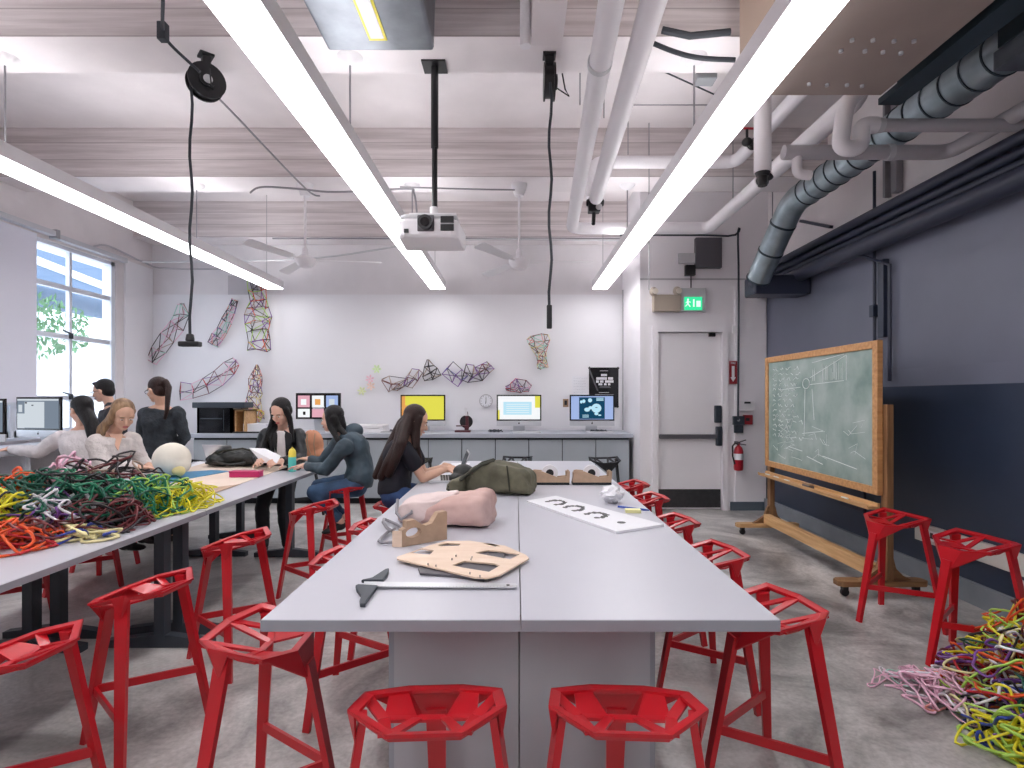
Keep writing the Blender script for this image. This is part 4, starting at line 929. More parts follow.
for i,(x,y,rz,lb) in enumerate(bl):
    o = B0 if i==0 else copy_tree(B0); o.location=(x,y,.10); o.rotation_euler=(0,0,rz); o['label']=lb
    o.scale = (1,1,1)
    o.location.z = 0

# ------------------------------------------------------------------ centre table
TZ = .85
t = thing('work_table', 'large pale centre work table on a grey cabinet base', 'table', (.01,3.8,0))
obj(MB().b2((-.747,1.67,TZ-.032),(.012,5.88,TZ)), 'tabletop', M['table'], t); obj(MB().b2((.016,1.67,TZ-.032),(.773,5.88,TZ)), 'tabletop', M['table'], t)
obj(MB().b2((-.7471,1.668,TZ-.034),(.012,1.672,TZ-.002)).b2((.016,1.668,TZ-.034),(.7731,1.672,TZ-.002)).b2((-.7491,1.67,TZ-.034),(-.746,5.88,TZ-.002)).b2((.772,1.67,TZ-.034),(.7751,5.88,TZ-.002)), 'edge_band', M['tedge'], t)
obj(MB().b2((-.385,1.80,.02),(.008,5.6,TZ-.034)), 'cabinet', M['tbase'], t); obj(MB().b2((.012,1.80,.02),(.423,5.6,TZ-.034)), 'cabinet', M['tbase'], t)
obj(MB().b2((-.405,1.815,.0),(-.386,5.6,TZ-.034)).b2((.424,1.815,0),(.443,5.6,TZ-.034)), 'end_panel', M['tedge'], t)

# ------------------------------------------------------------------ left tables
TL = .80
def left_table(x0, x1, y0, y1, label, posts, xc):
    t = thing('work_table', label, 'table', ((x0+x1)/2,(y0+y1)/2,0), 0, 'white tables on tee legs')
    obj(MB().b2((x0,y0,TL-.028),(x1,y1,TL)), 'tabletop', M['table'], t)
    obj(MB().b2((x1-.001,y0,TL-.030),(x1+.002,y1,TL-.002)).b2((x0,y1-.001,TL-.03),(x1,y1+.002,TL-.002)), 'edge_band', M['tedge'], t)
    for y in posts:
        lg = obj(MB().b2((xc-.03,y-.035,.06),(xc+.03,y+.035,TL-.03)), 'leg', M['tleg'], t)
        ft = MB(); ft.extr([(xc-.33,y-.03,.0),(xc+.31,y-.03,.0),(xc+.31,y-.03,.04),(xc+.05,y-.03,.075),(xc-.05,y-.03,.075),(xc-.33,y-.03,.04)],(0,.06,0))
        obj(ft, 'foot_bar', M['tleg'], lg)
Xa = -1.93
left_table(-2.72,Xa,1.2,3.54,'white table at the front left, under the near part of the straw heap',(1.45,3.45),-2.14)
left_table(-2.72,Xa,3.55,5.50,'white table at the far end of the aisle holding the teal bottle',(3.64,5.40),-2.14)
left_table(-3.52,-2.73,1.2,3.47,'inner white table behind the front left one',(1.45,3.38),-2.87)
left_table(-3.52,-2.73,3.48,5.52,'inner white table under the plaster form and cup',(3.58,5.42),-2.87)
left_table(-3.52,-2.73,5.53,6.3,'inner white table at the far end holding the black bag',(6.1,),-2.95)

# ------------------------------------------------------------------ chalkboard
CXb, Y0b, Y1b = 2.76, 4.32, 6.27
t = thing('chalkboard', 'wood framed green rolling chalkboard beside the blue wall', 'chalkboard', (CXb,5.3,0))
zb0, zb1 = .76, 1.94
obj(MB().b2((CXb-.008,Y0b+.05,zb0+.05),(CXb+.012,Y1b-.05,zb1-.05)), 'writing_surface', M['board'], t)
obj(MB().b2((CXb-.022,Y0b,zb0),(CXb+.022,Y0b+.065,zb1)).b2((CXb-.022,Y1b-.065,zb0),(CXb+.022,Y1b,zb1)).b2((CXb-.022,Y0b+.065,zb0),(CXb+.022,Y1b-.065,zb0+.06)).b2((CXb-.022,Y0b+.065,zb1-.06),(CXb+.022,Y1b-.065,zb1)), 'frame', M['oak'], t, bevel=.004)
rg = random.Random(11); mb = MB(); xf = CXb-.0095
def ck(pts, r=.0035): mb.tube([(xf, Y1b-.06-u*(Y1b-Y0b-.12), zb0+.06+v*(zb1-zb0-.12)) for u,v in pts], r, 4)
for k in range(18): ck([(.44+.035*math.cos(k*PI/9),.77+.035*math.sin(k*PI/9)*1.3),(.44+.035*math.cos((k+1)*PI/9),.77+.035*math.sin((k+1)*PI/9)*1.3)])
for a_ in (((.48,.82),(.80,.98)),((.48,.76),(.78,.78)),((.80,.98),(.80,.78)),((.70,.94),(.70,.80)),((.60,.88),(.60,.78)),((.43,.72),(.42,.30)),((.50,.72),(.52,.45)),((.40,.32),(.60,.36)),((.25,.18),(.40,.16)),((.45,.12),(.60,.08)),((.60,.15),(.88,.10)),((.50,.95),(.78,.99)),((.15,.72),(.38,.74))): ck(a_)
for k in range(26):
    u0, v0 = rg.uniform(.05,.85), rg.uniform(.06,.45); ck([(u0,v0),(u0+rg.uniform(.02,.10),v0+rg.uniform(-.05,.06)),(u0+rg.uniform(.03,.13),v0+rg.uniform(-.06,.06))],.0016)
for k in range(22):
    u0, v0 = rg.uniform(.5,.8), rg.uniform(.80,.94); ck([(u0,.79),(u0,v0)],.0013)
for row in range(14):
    v_ = .92-row*.05; u = .06
    while u < rg.uniform(.28,.38):
        pts = [(u+i*.012, v_+rg.uniform(-.018,.018)) for i in range(rg.randint(3,6))]; ck(pts,.0028); u += len(pts)*.012+.02
obj(mb, 'chalk_drawing', M['chalk'], t)
obj(MB().b2((CXb-.095,Y0b,.655),(CXb-.02,Y1b,.675)).b2((CXb-.100,Y0b,.67),(CXb-.092,Y1b,.685)).b2((CXb-.02,Y0b,.65),(CXb+.0,Y1b,.70)), 'chalk_tray', M['piney'], t)
obj(MB().b2((CXb+.024,Y0b-.045,.10),(CXb+.074,Y0b+.03,1.45)), 'upright', M['oakv'], t, bevel=.004); obj(MB().b2((CXb+.024,Y1b-.03,.10),(CXb+.074,Y1b+.045,1.52)), 'upright', M['oakv'], t, bevel=.004)
obj(MB().b2((CXb-.05,Y0b+.03,.13),(CXb+.02,Y1b-.03,.23)), 'bottom_rail', M['piney'], t, bevel=.004)
for y in (Y0b,Y1b):
    ft = obj(MB().prism([(CXb-.31,y-.06),(CXb+.31,y-.06),(CXb+.34,y-.03),(CXb+.34,y+.03),(CXb+.31,y+.06),(CXb-.31,y+.06),(CXb-.34,y+.03),(CXb-.34,y-.03)],.085,.125), 'foot', M['oakd'] if y==Y0b else M['pine'], t, bevel=.004)
    for s in (-1,1):
        obj(MB().cyl((CXb+s*.27,y-.012,.03),(CXb+s*.27,y+.012,.03),.03,n=16).b2((CXb+s*.27-.02,y-.02,.05),(CXb+s*.27+.02,y+.02,.085)), 'caster', M['black'], ft)
    obj(MB().extr([(CXb+.02,y-.02,.125),(CXb-.16,y-.02,.125),(CXb-.10,y-.02,.16),(CXb-.03,y-.02,.21),(CXb+.0,y-.02,.30),(CXb+.02,y-.02,.32)],(0,.04,0)).extr([(CXb+.07,y-.02,.125),(CXb+.23,y-.02,.125),(CXb+.16,y-.02,.16),(CXb+.11,y-.02,.21),(CXb+.08,y-.02,.32),(CXb+.07,y-.02,.32)],(0,.04,0)), 'brace', M['oakd'], t)
for i,(y,lb) in enumerate(((6.05,'white chalk stick at the far end of the chalkboard tray'),(5.85,'second chalk stick from the far end of the tray'),(5.62,'third chalk stick lying on the chalkboard tray'),(4.62,'short chalk stick at the near end of the chalkboard tray'))):
    tag(obj(MB().cyl((CXb-.07,y,.683),(CXb-.075,y+.08,.683),.008,n=10),'chalk_stick',M['chalk'],smooth=True),lb,'chalk','chalks on the chalkboard tray')
for y,lb in ((5.25,'dark board eraser in the middle of the chalkboard tray'),):
    e_ = thing('board_eraser',lb,'eraser',(CXb-.07,y,.675)); obj(MB().b2((CXb-.095,y-.06,.675),(CXb-.045,y+.06,.70)),'felt',M['dgrey'],e_); obj(MB().b2((CXb-.09,y-.06,.70),(CXb-.05,y+.06,.715)),'grip',M['kraftd'],e_)
# things behind the chalkboard and along the blue wall
o = obj(MB().b2((XR-.07,-2.9,.335),(XR-.03,4.72,.475)),'wall_raceway',M['cream'],bevel=.004); tag(o,'long cream cable raceway low on the blue wall','raceway')
c0 = (XR-.078,4.35,.37)
t = thing('power_outlet','white double outlet on the end of the cream raceway','outlet',(XR-.07,4.5,.37)); obj(MB().b2((XR-.078,4.42,.365),(XR-.07,4.56,.445)),'plate',M['fix'],t); obj(MB().b2((XR-.08,4.44,.385),(XR-.077,4.47,.43)).b2((XR-.08,4.50,.385),(XR-.077,4.53,.43)),'sockets',M['black'],t)
t = thing('power_outlet','white outlet plate below the cream raceway','outlet',(XR-.04,3.72,.16)); obj(MB().b2((XR-.045,3.68,.17),(XR-.030,3.76,.30)),'plate',M['fix'],t); obj(MB().b2((XR-.047,3.70,.20),(XR-.044,3.74,.27)),'sockets',M['lgrey'],t)
t = thing('access_panel','navy flush access panel on the wall behind the chalkboard','access panel',(XR-.03,5.9,.5)); obj(MB().b2((XR-.045,5.45,.40),(XR-.022,5.85,.80)),'plate',M['navyp'],t,bevel=.004); obj(MB().b2((XR-.05,5.47,.60),(XR-.045,5.49,.64)),'catch',M['grey'],t)
for y0,z in ((3.5,1.9),(3.2,1.95),(4.6,1.62)): pass
# ------------------------------------------------------------------ tangles of coloured straws
def tangle(label, c, rad, n, cols, seed, r=.006, seg=9, name='straw_tangle', flat=.0, group=None, kind=None, zmin=None, step=.10, loop=True):
    rg = random.Random(seed); mb = MB(); c = Vector(c); rad = Vector(rad)
    for i in range(n):
        for tries in range(20):
            p = Vector((rg.uniform(-1,1),rg.uniform(-1,1),rg.uniform(0,1)))
            if p.length < 1: break
        p0 = c+Vector((p.x*rad.x,p.y*rad.y,p.z*rad.z)); ctr = []
        q = Vector(p0); d = Vector((rg.gauss(0,1),rg.gauss(0,1),rg.gauss(0,.6))).normalized()
        for k in range(seg):
            ctr.append(Vector(q)); d = (d+Vector((rg.gauss(0,.8),rg.gauss(0,.8),rg.gauss(0,.6)))).normalized()
            q = q+d*step*rg.uniform(.5,1.2); e = q-c
            l = math.sqrt((e.x/rad.x)**2+(e.y/rad.y)**2+(max(e.z,0)/rad.z)**2)
            if l > 1: q = c+e/l; d = (c+Vector((0,0,rad.z*.3))-q).normalized()
            q.z = max(q.z, c.z+r+.002)
        pts = []; K_ = len(ctr)
        for k in range(K_ if loop else K_-1):
            a,b,cc,dd = ctr[k-1],ctr[k],ctr[(k+1)%K_],ctr[(k+2)%K_]
            for s in range(4):
                u = s/4; pts.append(.5*((2*b)+(cc-a)*u+(2*a-5*b+4*cc-dd)*u*u+(3*b-a-3*cc+dd)*u**3))
        for pp in pts: pp.z = max(pp.z, c.z+r)
        mb.tube(pts, r*rg.uniform(.8,1.15), 5, m=rg.randrange(len(cols)), closed=loop)
    o = obj(mb, name, cols, smooth='all', loc=c); return tag(o, label, 'straw tangle', group, kind)
T = TL+.001
GT = 'tangled coloured straws heaped on the left table'
def pz(px,py,Z): v = PZ(px,py,Z); return (v.x,v.y,T)
tangle('bright orange straw tangle at the upper left of the table heap',(-2.84,3.20,T),(.20,.24,.38),12,[K['orange']],21,.0085,8,group=GT)
tangle('pink straw tangle behind the black one on the table heap',(-2.86,3.55,T+.02),(.24,.25,.36),14,[K['pink']],22,.008,8,group=GT)
tangle('black and brown straw tangle at the top of the table heap',(-2.62,3.62,T+.02),(.42,.32,.34),40,[K['black'],K['brown'],K['black'],K['tan']],23,.0065,9,group=GT)
tangle('dark green straw tangle in the middle of the table heap',(-2.60,3.18,T),(.55,.44,.30),90,[K['green'],K['dgreen'],K['green'],K['black']],24,.006,9,group=GT)
tangle('second green straw tangle toward the right end of the table heap',(-2.24,3.50,T),(.24,.35,.23),44,[K['green'],K['dgreen'],K['green'],K['lime']],25,.0055,9,group=GT)
tangle('bright yellow straw tangle at the right end of the table heap',(-2.13,3.66,T),(.17,.38,.16),36,[K['yellow']],26,.005,9,group=GT)
tangle('yellow straw tangle at the left picture edge',(-2.62,2.92,T),(.12,.16,.30),9,[K['yellow']],27,.008,8,group=GT)
tangle('white and lilac straw tangle among the green ones',(-2.42,3.02,T),(.22,.26,.24),18,[K['white'],K['white'],K['purple']],28,.006,9,group=GT)
tangle('dark brown straw tangle at the front of the table heap',(-2.22,3.05,T),(.22,.28,.18),34,[K['brown'],K['black'],K['brown']],29,.0055,9,group=GT)
tangle('orange and red straw tangle at the lower left of the table heap',(-2.36,2.68,T),(.20,.24,.13),22,[K['orange'],K['red'],K['orange'],K['brown']],30,.006,9,group=GT)
tangle('long pale yellow straws lying at the front edge of the heap',(-2.16,2.84,T),(.20,.14,.07),12,[K['cream'],K['cream'],K['blue']],31,.007,5,group=GT,step=.18)
GF = 'tangled coloured straws heaped on the floor'
tangle('multicoloured straw heap on the floor beside the red stool',(2.72,2.68,0),(.66,.60,.36),210,[K['yellow'],K['brown'],K['black'],K['red'],K['orange'],K['dgreen'],K['lime'],K['purple'],K['cream'],K['white']],41,.006,9,group=GF)
tangle('orange and yellow straw mound at the top of the floor heap',(2.72,2.98,.02),(.30,.26,.44),50,[K['orange'],K['yellow'],K['lime'],K['brown'],K['red']],42,.006,9,group=GF)
tangle('pink straw tangle at the left edge of the floor heap',(2.14,2.84,0),(.24,.26,.12),22,[K['pink'],K['pink'],K['pink'],K['salmon'],K['white']],43,.0055,8,group=GF)
tangle('thin pale straws trailing from the pink tangle onto the floor',(1.97,3.02,0),(.14,.16,.05),7,[K['pink'],K['mint'],K['white']],44,.0035,7,group=GF)
tangle('yellow straw tangle at the front of the floor heap',(2.24,2.40,0),(.34,.22,.17),44,[K['yellow'],K['yellow'],K['lime'],K['blue']],45,.007,8,group=GF)
tangle('navy and black straw tangle in front of the floor heap',(2.36,2.56,0),(.32,.24,.22),34,[K['blue'],K['black'],K['purple'],K['black']],46,.006,8,group=GF)
rg = random.Random(50); mb = MB(); nodes = [Vector((2.50+rg.uniform(-.20,.20),2.52+rg.uniform(-.12,.12),.20+rg.uniform(-.06,.12))) for _ in range(13)]
for i,a in enumerate(nodes):
    for b in sorted(nodes, key=lambda q:(q-a).length)[1:5]: mb.cyl(a,b,.008,n=6)
tag(obj(mb,'straw_lattice',K['white']),'white triangulated straw frame on top of the floor heap','straw frame')

# ------------------------------------------------------------------ things on the left table
# plywood sheets and the blue sheet
def sheet(pts, z0, z1, name, m, label, cat):
    pp = [PZ(px,py,z1) for px,py in pts]; return tag(obj(MB().prism([(p.x,p.y) for p in pp], z0, z1), name, m), label, cat)
sheet([(150,501),(178,505.5),(287,467),(285,463.5),(205,463),(120,487)], T, T+.004, 'plywood_sheet', M['sheet'], 'large pale plywood sheet lying on the left table', 'plywood sheet')
sheet([(160,503),(181,504),(240,484),(200,489)], T+.005, T+.008, 'plywood_strip', M['kraft'], 'narrow brown offcut lying at the front of the pale sheet', 'offcut')
sheet([(143,488),(190,478),(230,471),(212,470),(165,473),(128,482)], T+.005, T+.009, 'blue_sheet', M['blue'], 'blue sheet lying under the white plaster head', 'sheet')
for i,(a,b,lb) in enumerate((((150,498),(196,493),'upper thin brown stick beside the yellow straws'),((158,502),(203,494),'lower thin brown stick beside the yellow straws'))):
    pa, pb = PZ(*a,T+.012), PZ(*b,T+.012); tag(obj(MB().cyl(pa,pb,.006,n=8),'wooden_stick',M['sheetd'],smooth=True),lb,'stick')
# plaster head
c = PZ(173,476,T+.01)
t = thing('plaster_helmet','white plaster helmet form with yellow side piece on the left table','plaster form',c)
c = Vector((c.x,c.y,T+.01))
hp = obj(MB().ell(c+Vector((-.01,0,.15)),(.155,.15,.145),n=24,k=16).ell(c+Vector((.07,-.02,.10)),(.09,.10,.08)).ell(c+Vector((.0,0,.06)),(.10,.10,.06)),'shell',M['foam'],t); remesh(hp,.012,6)
obj(MB().ell(c+Vector((.10,-.085,.055)),(.055,.045,.05)),'side_piece',M['foamy'],t,smooth='all')
# cup
c = PZ(127,475.5,T); t = thing('paper_cup','takeaway cup with purple sleeve and white lid','cup',c)
obj(MB().lathe([(.030,0),(.040,.11)],c,20),'cup_body',M['paper'],t,smooth=True); obj(MB().lathe([(.035,.03),(.0415,.09)],c,20),'sleeve',M['purple'],t,smooth=True); obj(MB().lathe([(.043,.11),(.043,.12),(.036,.14),(.030,.14)],c,20),'lid',M['fix'],t,smooth=True)
def laptop(loc, rz, label, tilt=20, s=1.0, group='laptops'):
    t = thing('laptop', label, 'laptop', loc, rz, group)        # user at local -y, hinge at +y
    obj(MB().box((0,0,.009),(.33*s,.23*s,.016)), 'base', M['alum'], t, w=False, bevel=.003)
    mb = MB()
    for a in range(13):
        for b_ in range(5): mb.box((-.14*s+a*.0233*s,-.015*s+b_*.021*s,.018),(.018*s,.016*s,.003))
    obj(mb, 'keys', M['black'], t, w=False); obj(MB().box((0,-.075*s,.0178),(.10*s,.06*s,.001)), 'trackpad', M['lgrey'], t, w=False)
    a = R(tilt); d = Vector((0,math.sin(a),math.cos(a))); h0 = Vector((0,.115*s,.016))
    obj(MB().bar(h0,h0+d*.225*s,.33*s,.007,up=(0,-1,0)), 'lid', M['alu'], t, w=False)
    nrm = Vector((0,-math.cos(a),math.sin(a))); obj(MB().bar(h0+d*.012*s+nrm*.0045,h0+d*.215*s+nrm*.0045,.31*s,.001,up=(0,-1,0)), 'display', M['blackg'], t, w=False)
    return t
laptop((-3.33,5.30,T),R(-62),'laptop the woman in the cream sweater types on',30)
laptop((-3.02,6.02,T),R(170),'open laptop near the standing woman, grey lid showing',25)
o = obj(MB().box((-3.10,5.02,T+.006),(.19,.09,.010),Matrix.Rotation(.5,3,'Z')),'phone',M['black'],bevel=.004); tag(o,'dark phone lying between the cup and the plaster form','phone')
# papers at far
sheet([(196,470),(208,463),(200,461),(186,467)],T,T+.003,'paper_stack',M['paper'],'white papers beside the black backpack','papers')
# black bag
c = PZ(232,467.5,T); bg_ = thing('black_backpack','black nylon backpack lying on the far left table','backpack',c)
c = Vector((c.x,c.y+.12,T)); mb = MB()
mb.ell(c+Vector((0,0,.085)),(.30,.15,.085),n=20).ell(c+Vector((-.16,-.03,.07)),(.14,.14,.07)).ell(c+Vector((.16,-.02,.09)),(.14,.13,.08)).ell(c+Vector((.03,.03,.12)),(.20,.11,.06))
b_ = obj(mb,'bag_body',M['nylon'],bg_); remesh(b_,.010,4); crumple(b_,.03,.06)
obj(MB().tube([c+Vector((-.27,-.06,.10)),c+Vector((-.10,-.12,.165)),c+Vector((.10,-.10,.19)),c+Vector((.27,-.04,.13))],.010,6),'strap',M['olived'],bg_,smooth=True); obj(MB().tube([c+Vector((-.28,-.08,.04)),c+Vector((-.15,-.165,.06)),c+Vector((0,-.16,.03)),c+Vector((.15,-.15,.05))],.014,6),'strap',M['nylon'],bg_,smooth=True)
# magenta box
c = PZ(244.5,477.5,T+.004); t = thing('magenta_box','flat magenta box on the plywood sheet','box',c)
obj(MB().b2((c.x-.135,c.y,T+.005),(c.x+.125,c.y+.09,T+.045)),'tray',M['magenta'],t,bevel=.003); obj(MB().b2((c.x-.138,c.y-.003,T+.045),(c.x+.128,c.y+.093,T+.058)),'lid',M['magenta'],t,bevel=.003)
# bottle
c = PZ(291,472,T); c.y += .03; t = thing('water_bottle','teal water bottle with yellow cap near the table corner','bottle',c)
obj(MB().lathe([(.030,0),(.036,.006),(.036,.135),(.034,.14)],c,24),'body',M['teall'],t,smooth=True); obj(MB().lathe([(.035,.14),(.035,.185),(.030,.20),(.022,.215),(.01,.218)],c,24),'cap',M['yel'],t,smooth=True); obj(MB().tube([c+Vector((-.025,0,.20)),c+Vector((0,0,.232)),c+Vector((.025,0,.20))],.005,6),'cap_loop',M['yel'],t)
o = obj(MB().box(PZ(270,465.5,T+.008)+Vector((0,0,.008)),(.05,.03,.014)),'eraser',M['penb']); tag(o,'small lilac eraser on the sheet below the held paper','eraser')

# ------------------------------------------------------------------ things on the centre table
Z = TZ
# plywood mask board
outl = [(397,561.5),(430,549.5),(446,545.5),(470,545),(505,550),(526,559.5),(529,563),(500,580),(488,583),(475,582.5),(440,574),(397,563.5)]
def zp(px,py,z=Z): v = PZ(px,py,z); return Vector((v.x,v.y))
def holed(outer, holes, z0, z1):
    """flat board with cut-outs: filled with triangulation, then given real thickness"""
    bm = bmesh.new(); ed = []
    for loop in [outer]+holes:
        vv = [bm.verts.new((p[0],p[1],z1)) for p in loop]
        for i in range(len(vv)): ed.append(bm.edges.new((vv[i],vv[(i+1)%len(vv)])))
    bmesh.ops.triangle_fill(bm, edges=ed, use_beauty=True)
    r_ = bmesh.ops.extrude_face_region(bm, geom=list(bm.faces)); 
    for g in r_['geom']:
        if isinstance(g, bmesh.types.BMVert): g.co.z = z0
    bm.normal_update(); m_ = MB(); bm.verts.index_update(); m_.v = [v.co.copy() for v in bm.verts]; m_.f = [[v.index for v in f.verts] for f in bm.faces]; m_.m = [0]*len(m_.f); bm.free(); return m_
hl = [[(410,557),(422,552.8),(434,555),(430,559),(424,559)],[(437,549.5),(447,547.3),(461,548),(459,550),(441,550.5)],[(482,547.6),(492,548),(501,550.8),(495,551)],
      [(475,557.5),(488,554.5),(503,556),(520,558.8),(510,564),(499,562)],[(452,570),(465,565.5),(495,568.5),(500,570.5),(489,577),(462,572.5)],[(432,556.5),(447,557.2),(441,559.2),(430,558.6)][::1]]
hl = hl[:5]
hb = [(lambda L:[zp(*p) for p in L])(h) for h in hl]; ou = [zp(*p) for p in outl]
zt = Z+.022
t = thing('plywood_template','pale plywood template with curved cut-outs on the centre table','template',(-.15,2.25,Z+.013))
obj(holed(ou,hb,Z+.013,Z+.019),'board',M['ply'],t)
mb = MB()
for px,py in ((456,556.5),(471,560),(472,558),(428,565),(436,566.5),(470,574),(480,577),(488,555),(452,560)): p = zp(px,py,Z+.02); mb.cyl((p.x,p.y,Z+.019),(p.x,p.y,Z+.027),.0025,n=6)
obj(mb,'pins',M['brown'],t)
def blackpiece(pts,label,z0=Z+.001,z1=Z+.011): q=[zp(*p) for p in pts]; return tag(obj(MB().prism(q,z0,z1),'foam_piece',M['dgrey'],bevel=.001),label,'foam piece','black foam pieces under the plywood template')
for i,(h_,lb) in enumerate((([(418,570),(421,567.5),(430,566),(470,574),(486,579),(484,582),(450,577.5),(420,575.5)],'black rounded foam piece sticking out below the template'),
   ([(450,572),(462,563),(505,567),(503,574),(489,580),(462,577)],'black foam piece behind the largest template opening'),
   ([(478,562),(476,556),(488,551.5),(505,553),(503,565),(492,566)],'black foam piece behind the right template opening'),
   ([(425,559.5),(432,553.6),(448,556),(446,561.5),(440,562.5)],'black foam piece behind the left template opening'),
   ([(434,551.5),(444,546.2),(463,547),(461,551.5)],'black foam piece at the far left edge of the template'),
   ([(480,549),(490,546.8),(503,550.5),(497,552.5)],'black foam piece at the far right edge of the template'))): blackpiece(h_,lb,Z+.001,Z+.010)
# T-square
t = thing('tee_square','steel tee square with dark handle lying at the table front','tee square',(-.3,2.02,Z))
q = [zp(*p) for p in [(355.5,589),(358,587.8),(378,589.0),(366,605.5),(365.5,608),(360,608),(359.5,604.5),(361,599),(356.5,593)]]
obj(MB().prism(q,Z+.001,Z+.014),'head',M['tleg'],t,bevel=.003)
q = [zp(*p) for p in [(361,583.5),(372,581),(385,572.5),(389,571.5),(388,576),(383,583.5)]]
obj(MB().prism(q,Z+.001,Z+.014),'head',M['tleg'],t,bevel=.003)
q = [zp(*p) for p in [(364,589.5),(516,590.5),(517,588),(516,586.5),(364,584.5)]]
obj(MB().prism(q,Z+.008,Z+.011),'blade',M['steelr'],t)
q = zp(508,588.3); obj(MB().cyl((q.x,q.y,Z+.0105),(q.x,q.y,Z+.012),.006,n=12),'hang_hole',M['black'],t)
mb = MB()
for k in range(40):
    p = zp(375+k*3.4,589.6); mb.box((p.x,p.y,Z+.0113),(.0010,.008,.0006))
obj(mb,'graduations',M['grey'],t)
# cardboard stand
bl_, br_ = PZ(402,547.5,Z), PZ(447,539.5,Z)
d = (br_-bl_); L = d.length; d.normalize(); nrm = Vector((-d.y,d.x,0))
prof = [(0,0),(L,0),(L,.125),(L-.005,.13),(L*.80,.128),(L*.66,.085),(L*.52,.078),(L*.42,.088),(L*.28,.112),(.02,.110),(.02,.080),(.0,.072)]
cc = [(L*.25+.035*math.cos(a)*1.1, .055+.022*math.sin(a)) for a in [k*PI/8 for k in range(16)]]
hm = holed([Vector(p) for p in prof],[[Vector(p) for p in cc]],0,.035)
for v in hm.v: x_,z_,y_ = v.x,v.y,v.z; nv = bl_+d*x_+nrm*y_+Vector((0,0,z_+.001)); v.x,v.y,v.z = nv
t = thing('cardboard_dispenser','brown cardboard tape stand with scooped top in front of the blush bag','tape stand',bl_)
obj(hm,'side_block',M['kraft'],t)
hm2 = MB().b2((0,0,0),(0,0,0)); mb = MB()
mb.extr([bl_+nrm*.001+Vector((0,0,.001)),bl_+d*(-.03)+nrm*.028+Vector((0,0,.001)),bl_+d*(-.03)+nrm*.028+Vector((0,0,.070)),bl_+nrm*.001+Vector((0,0,.072))],nrm*.006); obj(mb,'end_tab',M['ply'],t)
# grey cord loop
pts = [(404,529),(396,524),(389,521),(384,519),(383,522),(387,528),(392,531),(395,529),(388,532),(382,537),(379,541),(382,542.5),(392,542.2),(402,541.8)]
tag(obj(MB().tube([PZ(px,py,Z+.014+ (.03 if 3<i<7 else 0)) for i,(px,py) in enumerate(pts)],.0075,8),'rope_loop',M['rod'],smooth=True),'looped grey cord trailing from the blush bag','cord')
# blush bag
A_ = PZ(402,518,Z); B_ = PZ(489,527,Z); t = thing('blush_bag','blush pink suede tote bag lying on its side','bag',((A_.x+B_.x)/2,B_.y+.1,Z))
def bagring(c,w,h,ax,n=20,sq=.55,jit=0,rg=random.Random(1)):
    up = Vector((0,0,1)); side = Vector(ax).cross(up).normalized(); out=[]
    for j in range(n):
        a = 2*PI*j/n; cs,sn = math.cos(a),math.sin(a); cs = math.copysign(abs(cs)**sq,cs); sn = math.copysign(abs(sn)**sq,sn)
        out.append(c+side*cs*w+up*(sn*h)+Vector((0,0,h))+Vector((rg.gauss(0,jit),rg.gauss(0,jit),rg.gauss(0,jit) if sn>-.5 else 0)))
    return out
ax = Vector((1,-.22,0)).normalized(); st = Vector((-.575,3.02,Z+.002)); rgb = random.Random(4)
rings = []
for q,w_,h_ in ((0,.06,.018),(.03,.10,.045),(.12,.13,.060),(.2,.14,.066),(.3,.15,.078),(.38,.155,.088),(.43,.155,.088),(.455,.14,.078),(.462,.10,.05)): rings.append(bagring(st+ax*q+Vector((0,0,.0)),w_,h_,ax,26,.65,.003,rgb))
b_ = obj(MB().loft(rings),'bag_body',M['pinkb'],t,smooth='all'); sm = b_.modifiers.new('sub','SUBSURF'); sm.levels=2; sm.render_levels=2; crumple(b_,.022,.07)
rings = []
for q,w_,h_ in ((-.035,.02,.012),(-.02,.10,.05),(.03,.13,.066),(.12,.135,.0700),(.21,.13,.0745),(.26,.08,.080),(.29,.03,.084)): rings.append(bagring(st+ax*q+Vector((0,0,.003)),w_,h_,ax,26,.6,.004,rgb))
b_ = obj(MB().loft(rings),'opening_flap',M['pinkl'],t,smooth='all'); sm = b_.modifiers.new('sub','SUBSURF'); sm.levels=2; sm.render_levels=2; crumple(b_,.022,.07)
hs = st+ax*.02+Vector((0,-.10,.13))
obj(MB().tube([hs+Vector((-.05,0,.0)),hs+Vector((-.045,-.05,-.06)),hs+Vector((-.02,-.06,-.09)),hs+Vector((.03,-.05,-.06)),hs+Vector((.035,0,-.01))],.008,6),'handle',M['rod'],t,smooth=True)
# olive backpack
t = thing('olive_backpack','olive green canvas backpack lying open beside the laptop','backpack',(-.15,3.85,Z)); mb = MB()
ax = Vector((1,-.33,0)).normalized(); st = Vector((-.44,4.05,Z+.002)); rings=[]; rgb = random.Random(8)
for q,w_,h_ in ((.10,.06,.03),(.12,.12,.070),(.20,.145,.095),(.30,.155,.108),(.40,.155,.105),(.50,.15,.088),(.555,.145,.078),(.58,.13,.06),(.59,.08,.04)): rings.append(bagring(st+ax*q,w_,h_,ax,28,.62,.003,rgb))
b_ = obj(MB().loft(rings),'bag_body',M['olive'],t,smooth='all'); sm = b_.modifiers.new('sub','SUBSURF'); sm.levels=2; sm.render_levels=2; crumple(b_,.022,.07)
rings = [] 
for q,w_,h_ in ((-.02,.05,.02),(0,.11,.035),(.06,.14,.055),(.14,.14,.062)): rings.append(bagring(st+ax*q-Vector((0,.05,0)),w_,h_,ax,24,.6,.004,rgb))
b_ = obj(MB().loft(rings),'top_flap',M['olive'],t,smooth='all'); sm = b_.modifiers.new('sub','SUBSURF'); sm.levels=2; sm.render_levels=2; crumple(b_,.022,.07)
